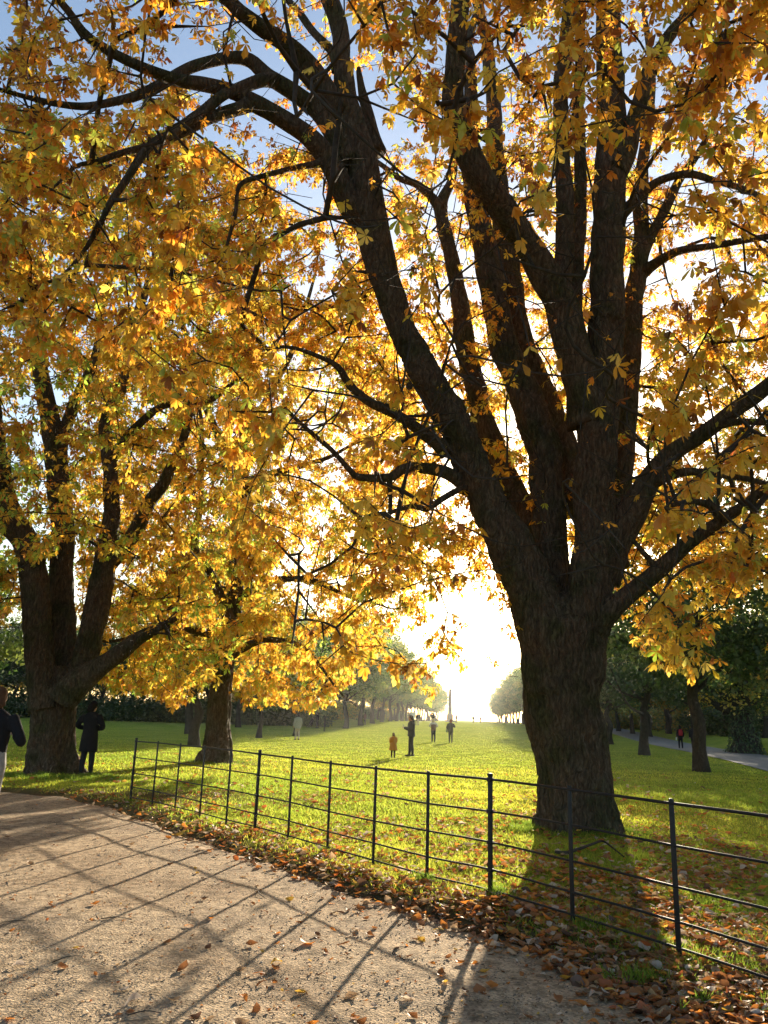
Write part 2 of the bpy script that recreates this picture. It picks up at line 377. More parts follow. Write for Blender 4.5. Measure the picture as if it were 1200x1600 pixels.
# grit on the near path: real small stones near the camera
def scatter_screen(n, d0, d1, azm=29.5):
    """points on the ground spread evenly over the view"""
    inv = RNG.uniform(1 / d1, 1 / d0, n); d = 1 / inv; az = np.radians(RNG.uniform(-azm, azm + 1, n))
    return np.stack([d * np.tan(az), d], 1)
S = scatter_screen(40000, 4.2, 18); S = S[behind(S[:, 0], S[:, 1]) < -0.02]
oct_v = np.array([(1, 0, 0), (0, 1, 0), (-1, 0, 0), (0, -1, 0), (0, 0, 1)], float)
oct_t = np.array([(0, 1, 4), (1, 2, 4), (2, 3, 4), (3, 0, 4)])
n = len(S); sz = RNG.uniform(0.0025, 0.0080, n) * (0.7 + S[:, 1] / 14) * (1 + 1.0 * (RNG.random(n) < 0.03))
an = RNG.uniform(0, 6.28, n); rotc, rots = np.cos(an)[:, None], np.sin(an)[:, None]
v = oct_v[None] * (sz[:, None, None] * RNG.uniform(0.6, 1.3, (n, 5, 1)))
v[:, :, 2] *= 0.7
vx = v[:, :, 0] * rotc - v[:, :, 1] * rots + S[:, :1]; vy = v[:, :, 0] * rots + v[:, :, 1] * rotc + S[:, 1:]
vz = v[:, :, 2] + np.array([0.004 + 0.014 * nz3(p[0] * 0.9, p[1] * 0.9) for p in S])[:, None]
cc = np.array([(0.25, 0.195, 0.135), (0.17, 0.13, 0.09), (0.10, 0.08, 0.06), (0.36, 0.29, 0.21)])[RNG.integers(0, 4, n)]
T = (oct_t[None] + (np.arange(n) * 5)[:, None, None]).reshape(-1, 3)
M_GRIT, nt_, out_ = new_mat('grit_stone'); a_ = N(nt_, 'ShaderNodeAttribute', attribute_name='tint'); p_ = N(nt_, 'ShaderNodeBsdfPrincipled', i_Roughness=0.95); p_.inputs['Specular IOR Level'].default_value = 0.08
nt_.links.new(a_.outputs['Color'], p_.inputs['Base Color']); nt_.links.new(p_.outputs[0], out_.inputs['Surface'])
g_ = link('gravel', mesh_np('gravel', np.stack([vx, vy, vz], -1), T, None, M_GRIT, np.repeat(cc, 5, 0)))
tag(g_, 'fine brown grit strewn over the worn path', 'gravel', kind='stuff')

# grass blades
def grass(n, d0, d1, hmul=1.0):
    S = scatter_screen(n, d0, d1)
    b = behind(S[:, 0], S[:, 1]); wx = S[:, 0] - walk_x(S[:, 1])
    keep = (b > 0.15) & ((wx < -0.05) | (wx > WALK_W + 0.05)) & (RNG.random(len(S)) > soil(S[:, 0], S[:, 1]) * 0.93)
    S = S[keep]; n = len(S); d = S[:, 1]
    w = (0.0035 + 0.00075 * d) * RNG.uniform(0.6, 1.4, n); h = RNG.uniform(0.025, 0.065, n) * hmul * (1.05 - 0.45 * sstep(20, 60, d))
    clump = np.array([nz3(p[0] * 1.7, p[1] * 1.7) for p in S]); h *= np.clip(1.0 + 0.9 * clump, 0.4, 1.7)
    an = RNG.uniform(0, 6.28, n); ln = RNG.normal(0, 0.55, (n, 2)) * h[:, None]
    z = lawn_z(S[:, 0], S[:, 1]) - 0.004
    ca, sa = np.cos(an) * w / 2, np.sin(an) * w / 2
    A = np.stack([S[:, 0] - ca, S[:, 1] - sa, z], 1); B = np.stack([S[:, 0] + ca, S[:, 1] + sa, z], 1)
    C = np.stack([S[:, 0] + ln[:, 0], S[:, 1] + ln[:, 1], z + h], 1)
    base = np.array([(0.36, 0.42, 0.045), (0.44, 0.48, 0.055), (0.25, 0.35, 0.035), (0.50, 0.47, 0.08)])[RNG.choice(4, n, p=[0.35, 0.3, 0.22, 0.13])]
    big = np.array([nz3(p[0] * 0.16, p[1] * 0.16, 9) for p in S])
    base = base * (1 + 0.25 * big[:, None]) * np.stack([1 + 0.25 * big, np.ones(n), np.ones(n)], 1)
    return np.stack([A, B, C], 1).reshape(-1, 3), np.repeat(base, 3, 0)
def tufts(cx, cy, r0, r1, n, a0, a1, hh):
    an = RNG.uniform(a0, a1, n); rr = r0 + (r1 - r0) * RNG.random(n) ** 1.6; x = cx + np.cos(an) * rr; y = cy + np.sin(an) * rr; k = np.array([nz3(u * 3, v * 3, 6) for u, v in zip(x, y)])
    m = k > -0.1; x, y, k = x[m], y[m], k[m]; n = len(x); z = lawn_z(x, y) - 0.004; h = RNG.uniform(0.4, 1, n) * hh * (0.6 + k); w = 0.012; t = RNG.uniform(0, 6.28, n); ln = RNG.normal(0, 0.45, (n, 2)) * h[:, None]
    A = np.stack([x - np.cos(t) * w / 2, y - np.sin(t) * w / 2, z], 1); B = np.stack([x + np.cos(t) * w / 2, y + np.sin(t) * w / 2, z], 1); C = np.stack([x + ln[:, 0], y + ln[:, 1], z + h], 1)
    return np.stack([A, B, C], 1).reshape(-1, 3), np.repeat(np.array([(0.20, 0.29, 0.035), (0.14, 0.22, 0.03)])[RNG.integers(0, 2, n)], 3, 0)
TU = [tufts(BIG[0], BIG[1], 0.72, 1.15, 5000, 0, 6.28, 0.13), tufts(LEFT[0] + 0.5, LEFT[1], 0.8, 2.3, 9000, 3.6, 5.9, 0.17), tufts(MID[0], MID[1], 0.7, 1.2, 2500, 0, 6.28, 0.12)]
TU += [tufts(px_, py_, 0.02, 0.22, 260, 0, 6.28, 0.16) for px_, py_ in ((1.7, 6.95), (2.2, 6.1), (1.15, 7.9), (0.56, 8.65), (2.0, 5.3), (2.35, 5.0), (2.7, 5.2), (-0.5, 10.3), (-2.1, 12.3), (1.75, 5.75), (-4.3, 15.0))]
V1, C1 = grass(210000, 5.2, 20); V2, C2 = grass(150000, 18, 130)
V = np.concatenate([V1, V2] + [t[0] for t in TU]); C = np.clip(np.concatenate([C1, C2] + [t[1] for t in TU]), 0, 1)
o = link('grass', mesh_np('grass', V, np.arange(len(V)).reshape(-1, 3), None, M_GRASS, C))
tag(o, 'short lawn grass lit from behind by low sun', 'grass', kind='stuff')
#--SPLIT--

# ================================================================== HORSE CHESTNUTS
def leaf_template(nl, droop, seed, fine=True, fold=0.25):
    """palmate leaf: nl leaflets spread round the end of the stalk at the origin, the stalk coming from -X"""
    r = np.random.default_rng(seed); V = []; T = []
    for k in range(nl):
        ph = (k - (nl - 1) / 2) * (4.3 / max(nl - 1, 1)) + r.normal(0, 0.12)
        ln = (0.165 - 0.03 * abs(k - (nl - 1) / 2) / 1.5) * r.uniform(0.85, 1.12); w = ln * r.uniform(0.17, 0.23)
        dr = droop + r.normal(0, 0.18)
        d = np.array([math.cos(ph) * math.cos(dr), math.sin(ph) * math.cos(dr), -math.sin(dr)]); side = np.array([-math.sin(ph), math.cos(ph), 0])
        up = np.cross(d, side); tw = r.normal(0, 0.25); side = side * math.cos(tw) + up * math.sin(tw); up = np.cross(d, side)
        cz = r.uniform(0.02, 0.20) * ln
        def q(t, s, h=0.0): return d * (t * ln) + side * (s * w) + up * (h * w) - np.array([0, 0, cz]) * t * t
        b = len(V)
        if fine:
            V += [q(0.02, 0), q(0.38, 0.62), q(0.38, -0.62), q(0.74, 1.0), q(0.74, -1.0), q(1.0, 0), q(0.6, 0, fold)]
            T += [(b, b + 1, b + 6), (b, b + 6, b + 2), (b + 1, b + 3, b + 6), (b + 2, b + 6, b + 4), (b + 3, b + 5, b + 6), (b + 6, b + 5, b + 4)]
        else:
            V += [q(0.02, 0), q(0.66, 1.0, -fold), q(1.0, 0), q(0.66, -1.0, -fold)]
            T += [(b, b + 1, b + 2), (b, b + 2, b + 3)]
    return np.array(V), np.array(T)
TPL_F = [leaf_template(n_, d_, s_, True) for n_, d_, s_ in ((5, 0.35, 1), (6, 0.7, 2), (7, 0.55, 3), (5, 1.0, 4), (6, 0.2, 5), (4, 0.8, 6), (7, 0.9, 7), (6, 1.15, 8))]
TPL_S = [leaf_template(n_, d_, s_, False) for n_, d_, s_ in ((5, 0.35, 11), (5, 0.7, 12), (6, 0.55, 13), (5, 1.0, 14), (5, 0.25, 15), (4, 0.8, 16))]
def euler_mats(yaw, pitch, roll):
    cy_, sy_ = np.cos(yaw), np.sin(yaw); cp, sp = np.cos(pitch), np.sin(pitch); cr, sr = np.cos(roll), np.sin(roll)
    o = np.zeros_like(cy_)
    Rz = np.stack([cy_, -sy_, o, sy_, cy_, o, o, o, o + 1], -1).reshape(-1, 3, 3)
    Ry = np.stack([cp, o, sp, o, o + 1, o, -sp, o, cp], -1).reshape(-1, 3, 3)
    Rx = np.stack([o + 1, o, o, o, cr, -sr, o, sr, cr], -1).reshape(-1, 3, 3)
    return Rz @ Ry @ Rx
def stamp(acc, tpl, M, pos, col):
    V, T = tpl; n = len(pos)
    W = np.einsum('nij,kj->nki', M, V) + pos[:, None, :]
    acc.add(W.reshape(-1, 3), (T[None] + (np.arange(n) * len(V))[:, None, None]).reshape(-1, 3), None, np.repeat(col, len(V), 0))

PAL = dict(
    gold=np.array([(0.76, 0.41, 0.04), (0.81, 0.53, 0.06), (0.70, 0.30, 0.03), (0.32, 0.12, 0.03), (0.50, 0.50, 0.07), (0.85, 0.62, 0.12)]),
    mixed=np.array([(0.74, 0.43, 0.045), (0.77, 0.53, 0.065), (0.64, 0.30, 0.03), (0.28, 0.13, 0.03), (0.46, 0.53, 0.07), (0.34, 0.44, 0.06)]))
def grow(nodes, radii, attr, seed, sag=0.10, step=0.40):
    """connect every attractor to the growing tree; returns points, parent index, tip indices"""
    r = np.random.default_rng(seed)
    D = np.full(len(attr), 1e9)
    for s0 in range(0, len(attr), 400):
        a = attr[s0:s0 + 400]; D[s0:s0 + 400] = np.min(np.linalg.norm(a[:, None] - nodes[None], axis=2), 1)
    order = np.argsort(D)
    cap = len(nodes) + len(attr) * 12; P = np.zeros((cap, 3)); P[:len(nodes)] = nodes; par = np.full(cap, -1); n = len(nodes)
    pen = np.zeros(cap); pen[:len(nodes)] = np.clip(radii * 2.0, 0, 0.5)
    tips = []
    for k in order:
        a = attr[k]; dd = np.linalg.norm(P[:n] - a, axis=1) + pen[:n]; j = int(np.argmin(dd)); L = np.linalg.norm(P[j] - a)
        m = min(10, max(1, int(L / step))); prev = j; b = P[j].copy()
        bow = r.normal(0, 0.10, 3) * L; bow[2] += sag * L
        for i in range(1, m + 1):
            t = i / m; p = b + (a - b) * t + bow * math.sin(math.pi * t) * 0.8
            if i < m: p = p + r.normal(0, 0.05, 3)
            P[n] = p; par[n] = prev; prev = n; n += 1
        tips.append(prev)
    tips = np.array(tips); P = P[:n]; par = par[:n]; n0 = len(nodes)
    kid = np.full(n, -1); kid[par[n0:]] = np.arange(n0, n); mid = np.arange(n0, n); mid = mid[kid[mid] >= 0]
    for _ in range(3): P[mid] = 0.5 * P[mid] + 0.25 * (P[par[mid]] + P[kid[mid]])
    return P, par, tips
def pipe_radii(P, par, n0, tips, rt=0.0045, ex=2.35):
    acc = np.zeros(len(P)); acc[tips] += rt ** ex
    for i in range(len(P) - 1, n0 - 1, -1):
        if acc[i] == 0: acc[i] = rt ** ex
        if par[i] >= n0: acc[par[i]] += acc[i]
    return acc ** (1 / ex)
def edge_tubes(A, B, ra, rb, k=5):
    d = B - A; d /= np.maximum(np.linalg.norm(d, axis=1, keepdims=True), 1e-9)
    ref = np.where(np.abs(d[:, 2:3]) < 0.9, np.array([[0, 0, 1.0]]), np.array([[1.0, 0, 0]]))
    u = np.cross(d, ref); u /= np.linalg.norm(u, axis=1, keepdims=True); v = np.cross(d, u)
    th = np.linspace(0, 2 * np.pi, k, endpoint=False); c = np.cos(th)[None, :, None]; s = np.sin(th)[None, :, None]
    ring = u[:, None] * c + v[:, None] * s
    V = np.concatenate([A[:, None] + ring * ra[:, None, None], (B + d * rb[:, None] * 0.5)[:, None] + ring * rb[:, None, None]], 1)
    j = np.arange(k); q = np.stack([j, (j + 1) % k, k + (j + 1) % k, k + j], 1)
    return V.reshape(-1, 3), (q[None] + (np.arange(len(A)) * 2 * k)[:, None, None]).reshape(-1, 4)

def chestnut(label, base, bole, limbs, ell, dens, n_in, n_out, seed, tpls, leaves_per, leaf_scale, pal, pal_p, y_hide, n_parts=300, voxel=0.038, min_d=7.0, knots=(), extra=()):
    r = np.random.default_rng(seed); Y0 = base[1]; root = empty('horse_chestnut_tree', (base[0], base[1], 0)); O = np.array([base[0], base[1], 0.0])
    tag(root, label, 'tree')
    # --- wood: the bole with the roots of its limbs, as one skin
    acc = Acc(); b = []
    for py, cx, half in bole:
        p = at(cx, py, Y0); b.append((*p, half * px_of(p)[0, 2] / F_PX))
    b = spline(b, 0.08); b = b[np.argsort(b[:, 2])]
    def flute(th, P):
        z = P[:, 2][:, None]; th = th[None]
        k = np.exp(-np.maximum(z, 0) / 0.55)
        return 0.97 + (0.06 + 0.08 * k) * np.sin(3 * th + 0.5 * z + seed) + (0.045 + 0.07 * k) * np.sin(5 * th - 0.7 * z + 2.1) + 0.03 * np.sin(9 * th + 0.9 * z + 1.5 * np.sin(0.8 * z)) + 0.02 * np.sin(17 * th - 0.8 * z)
    b[0, 2] -= 0.25
    acc.add(*tube(b[:, :3] - O, b[:, 3], 72, True, flute))
    limb_nodes = []; limb_r = []; limb_pix = []
    lf = lambda th, P: 1 + 0.05 * np.sin(3 * th[None] + 1.7 * P[:, 2:3]) + 0.035 * np.sin(5 * th[None] - 2.3 * P[:, 2:3] + 3 * P[:, :1]) + 0.03 * np.sin(7.1 * P[:, 2:3] + 2 * th[None]) + 0.02 * np.sin(9 * th[None] + 2 * P[:, :1])
    for path in limbs:
        pts = []
        for px, py, dy, half in path['p']:
            p = at(px, py, Y0 + dy); pts.append((*p, half * px_of(p)[0, 2] / F_PX))
        pts = np.array(pts)
        d = pts[-1, :3] - pts[-2, :3]; d /= np.linalg.norm(d); rr = pts[-1, 3]
        if rr > 0.035 and path.get('ext', True):
            e = pts[-1, :3].copy(); ext = []
            for i in range(1, 5):
                d = d + r.normal(0, 0.16, 3) + np.array([0, 0, 0.02]); d /= np.linalg.norm(d); e = e + d * rr * 9; ext.append((*e, rr * (1 - i * 0.2)))
            pts = np.vstack([pts, ext])
        s = spline(pts, 0.10); s[:, 3] = np.maximum(s[:, 3], 0.006)
        rough = np.array([[noise.noise((q[0] * 1.3 + k * 9.1, q[1] * 1.3, q[2] * 1.3)) for k in range(3)] for q in s])
        s[:, :3] += rough * np.minimum(s[:, 3:4], 0.14) * 0.30
        else_ = np.r_[0, np.cumsum(np.linalg.norm(np.diff(s[:, :3], axis=0), axis=1))]
        if not path.get('root'): s[:, 3] *= 1 + 0.55 * np.exp(-else_ / (3.0 * max(s[0, 3], 0.03)))
        if path.get('root'):
            m = int(len(s) * path['root']); acc.add(*tube(s[:m + 1, :3] - O, s[:m + 1, 3], 28, True, lf)); s2 = s[max(m - 4, 0):].copy()
        else: s2 = s
        s2[:, 3] *= 1 + 0.05 * np.array([noise.noise((q[0] * 3, q[1] * 3, q[2] * 3)) for q in s2])
        a2 = Acc(); k = 20 if s2[0, 3] > 0.08 else 10; a2.add(*tube(s2[:, :3] - O, s2[:, 3], k, True, lf))
        a2.obj('limb', M_BARK, root, True)
        use = s[int(len(s) * path.get('bare', 0.15)):]
        limb_nodes.append(use[:, :3]); limb_r.append(use[:, 3]); q = px_of(s[:, :3]); limb_pix.append(np.column_stack([q, s[:, 3] * F_PX / q[:, 2]]))
    me = remeshed('trunk', acc, voxel, M_BARK, 3)
    def rough_bark(p):
        x, y, z = p
        n1 = noise.noise((x * 6, y * 6, z * 1.1)); n2 = noise.noise((x * 15, y * 15, z * 2.6))
        return 0.030 * n1 - 0.030 * (1 - min(1, abs(n2) * 4)) + 0.014 * n2 + 0.012 * noise.noise((x * 30, y * 30, z * 11)) + 0.05 * max(0, noise.noise((x * 2.3 + 7, y * 2.3, z * 2.0)) - 0.25)
    displace(me, rough_bark); link('trunk', me, root)
    for (px, py, dy, rad) in knots:
        p = at(px, py, Y0 + dy) - O; t = np.linspace(0, 2 * np.pi, 21); kr = Acc()
        ring = np.stack([p[0] + rad * np.cos(t), np.full(21, p[1]) + 0.01 * np.sin(2 * t), p[2] + rad * 1.25 * np.sin(t)], 1)
        kr.add(*tube(ring, rad * 0.28, 8, False)); disc = np.vstack([[p], ring[:-1]]); kr.add(disc, [(0, 1 + i, 1 + (i + 1) % 20) for i in range(20)])
        kr.obj('knot', M_BARK, root, True)
    # --- attractors in the crown
    ce, er = np.array(ell[0]), np.array(ell[1]); attr = []
    while len(attr) < n_in:
        k = 4000; px = r.uniform(-260, 1460, k); py = r.uniform(-420, 1130, k)
        ok = r.random(k) < dens(px, py); px, py = px[ok], py[ok]
        D = np.array([ray(a, b_) for a, b_ in zip(px, py)]); D /= np.linalg.norm(D, axis=1, keepdims=True)
        o = (EYE - ce) / er; dd = D / er; A = (dd ** 2).sum(1); Bq = (o * dd).sum(1); Cq = (o ** 2).sum() - 1
        disc = Bq ** 2 - A * Cq; hit = disc > 0; D = D[hit]; A = A[hit]; Bq = Bq[hit]; sq = np.sqrt(disc[hit])
        t0 = np.maximum((-Bq - sq) / A, min_d); t1 = (-Bq + sq) / A; g = t1 > t0 + 0.3; u = r.random(g.sum())
        t = t0[g] + (t1[g] - t0[g]) * u; q = EYE + D[g] * t[:, None]; q = q[q[:, 2] > 1.9]; attr.extend(q.tolist())
    attr = np.array(attr[:n_in])
    for cnt_, (xa, xb, ya, yb), dy0, dy1 in extra:      # more foliage on the far side of the tree
        px = r.uniform(xa, xb, cnt_ * 3); py = r.uniform(ya, yb, cnt_ * 3); q = np.array([at(a, b_, Y0 + d_) for a, b_, d_ in zip(px, py, r.uniform(dy0, dy1, cnt_ * 3))])
        q = q[((((q - ce) / er) ** 2).sum(1) < 1.05) & (r.random(len(q)) < dens(px, py) / 0.9)][:cnt_]; attr = np.vstack([attr, q])
    if n_out:
        q = r.normal(0, 1, (n_out * 6, 3)); q /= np.linalg.norm(q, axis=1, keepdims=True); q = ce + er * q * (r.random((len(q), 1)) ** 0.4)
        w = px_of(q); inside = (w[:, 2] > 0) & (w[:, 0] > -60) & (w[:, 0] < 1260) & (w[:, 1] > -60)
        q = q[~inside & (q[:, 2] > 3.5) & (np.linalg.norm(q - EYE, axis=1) > 5)][:n_out]; attr = np.vstack([attr, q])
    nodes = np.concatenate(limb_nodes); nr = np.concatenate(limb_r)
    P, par, tips = grow(nodes, nr, attr, seed)
    R = pipe_radii(P, par, len(nodes), tips); idx = np.arange(len(nodes), len(P)); pa = par[idx]
    ra = np.where(pa < len(nodes), R[idx] * 1.15, R[pa])
    tw = Acc(); Vt, Qt = edge_tubes(P[pa] - O, P[idx] - O, ra, R[idx], 5); tw.add(Vt, None, Qt)
    tag(tw.obj('twigs', M_TWIG, root, True), kind='stuff')
    # --- leaves at the tips
    mask = np.full((210, 160), 1e9)          # nearest limb depth on a coarse screen grid, to keep limbs in view
    for q in limb_pix:
        for x, y, w, hr in q:
            a0, a1 = int((x - hr - 8) // 10) + 20, int((x + hr + 8) // 10) + 20; b0, b1 = int((y - hr - 4) // 10) + 30, int((y + hr + 4) // 10) + 30
            if hr > 3.2 and w > 0: 
                sub = mask[max(b0, 0):b1 + 1, max(a0, 0):a1 + 1]; np.minimum(sub, w, out=sub)
    nt = len(tips); cnt = r.integers(int(leaves_per * 0.6), int(leaves_per * 1.4) + 1, nt)
    rep = np.repeat(np.arange(nt), cnt); tip = P[tips][rep]; pre = P[par[tips]][rep]
    back = r.random(len(rep)) ** 1.6
    org = tip + (pre - tip) * back[:, None]
    yaw = r.uniform(0, 2 * np.pi, len(rep)); plen = r.uniform(0.08, 0.26, len(rep)) * leaf_scale
    hang = r.uniform(0.1, 1.0, len(rep))
    pos = org + np.stack([np.cos(yaw) * np.cos(hang) * plen, np.sin(yaw) * np.cos(hang) * plen, -np.sin(hang) * plen + 0.03], 1) + r.normal(0, 0.07, (len(rep), 3)) * leaf_scale
    w = px_of(pos); gx = np.clip((w[:, 0] // 10).astype(int) + 20, 0, 159); gy = np.clip((w[:, 1] // 10).astype(int) + 30, 0, 209)
    mk = mask[gy, gx]; front = (mk < 1e8) & (w[:, 2] < mk - 0.05) & (w[:, 2] > 0)
    pk = np.where((w[:, 1] < y_hide) & ((w[:, 0] > 640) | (y_hide > 500)), 0.5, 0.98)
    keep = ~(front & (r.random(len(rep)) < pk)) & (np.linalg.norm(pos - EYE, axis=1) > min_d - 0.8) & (pos[:, 2] > 1.7)
    pos, yaw, hang, org, rep, w = pos[keep], yaw[keep], hang[keep], org[keep], rep[keep], w[keep]
    sc_ = r.uniform(0.65, 1.25, len(pos)) * leaf_scale
    M = euler_mats(yaw + r.normal(0, 0.4, len(pos)), hang * 0.7 + r.normal(0, 0.3, len(pos)), r.normal(0, 0.45, len(pos))) * sc_[:, None, None]
    f1 = np.array([noise.noise((p[0] * 0.35, p[1] * 0.35, p[2] * 0.35 + seed)) for p in P[tips]])[rep]
    f2 = np.array([noise.noise((p[0] * 0.9 + 20, p[1] * 0.9, p[2] * 0.9 + seed)) for p in P[tips]])[rep]
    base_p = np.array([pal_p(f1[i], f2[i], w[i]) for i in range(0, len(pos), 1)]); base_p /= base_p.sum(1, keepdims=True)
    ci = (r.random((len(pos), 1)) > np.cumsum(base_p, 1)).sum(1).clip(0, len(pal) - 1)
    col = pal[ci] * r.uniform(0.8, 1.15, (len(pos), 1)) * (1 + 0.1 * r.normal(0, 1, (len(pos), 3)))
    col = np.clip(col, 0.01, 0.95)
    ti = r.integers(0, len(tpls), len(pos)); farther = np.linalg.norm(pos - EYE, axis=1) > 10.5
    inv = (w[:, 0] > 0) & (w[:, 0] < 1200) & (w[:, 1] > 0) & (w[:, 1] < 1600) & (w[:, 2] > 0)
    size = np.where(inv, sc_ / np.maximum(w[:, 2], 0.1), 0); big = np.argsort(-size)[:n_parts]; isbig = np.zeros(len(pos), bool); isbig[big] = True
    cr = Acc()
    for k, t in enumerate(tpls):
        s = (ti == k) & ~isbig & ~farther; stamp(cr, t, M[s], pos[s] - O, col[s])
        s = (ti == k) & ~isbig & farther; stamp(cr, TPL_S[k % len(TPL_S)], M[s], pos[s] - O, col[s])
    dv = pos - org; pv = np.cross(dv, r.normal(0, 1, dv.shape)); pv /= np.maximum(np.linalg.norm(pv, axis=1, keepdims=True), 1e-6); pv *= 0.004
    st = np.stack([org - O - pv, org - O + pv, pos - O], 1).reshape(-1, 3)
    cr.add(st, np.arange(len(st)).reshape(-1, 3), None, np.repeat(col * 0.6, 3, 0))
    tag(cr.obj('crown', M_LEAF, root), kind='stuff')
    meshes = {}
    for i in big:
        key = (int(ti[i]), int(ci[i]))
        if key not in meshes: meshes[key] = mesh_np('leaf', tpls[key[0]][0], tpls[key[0]][1], None, M_LEAF, pal[key[1]])
        o = link('leaf', meshes[key], root); o.matrix_local = Matrix.Translation(Vector(pos[i] - O)) @ Matrix(M[i].tolist()).to_4x4()
    return root

def gauss(px, py, spots):
    f = np.ones_like(px)
    for x, y, rx, ry, s in spots: f = f * (1 - s * np.exp(-((px - x) / rx) ** 2 - ((py - y) / ry) ** 2))
    return f
def L_(*p, **kw): return dict(p=list(p), **kw)

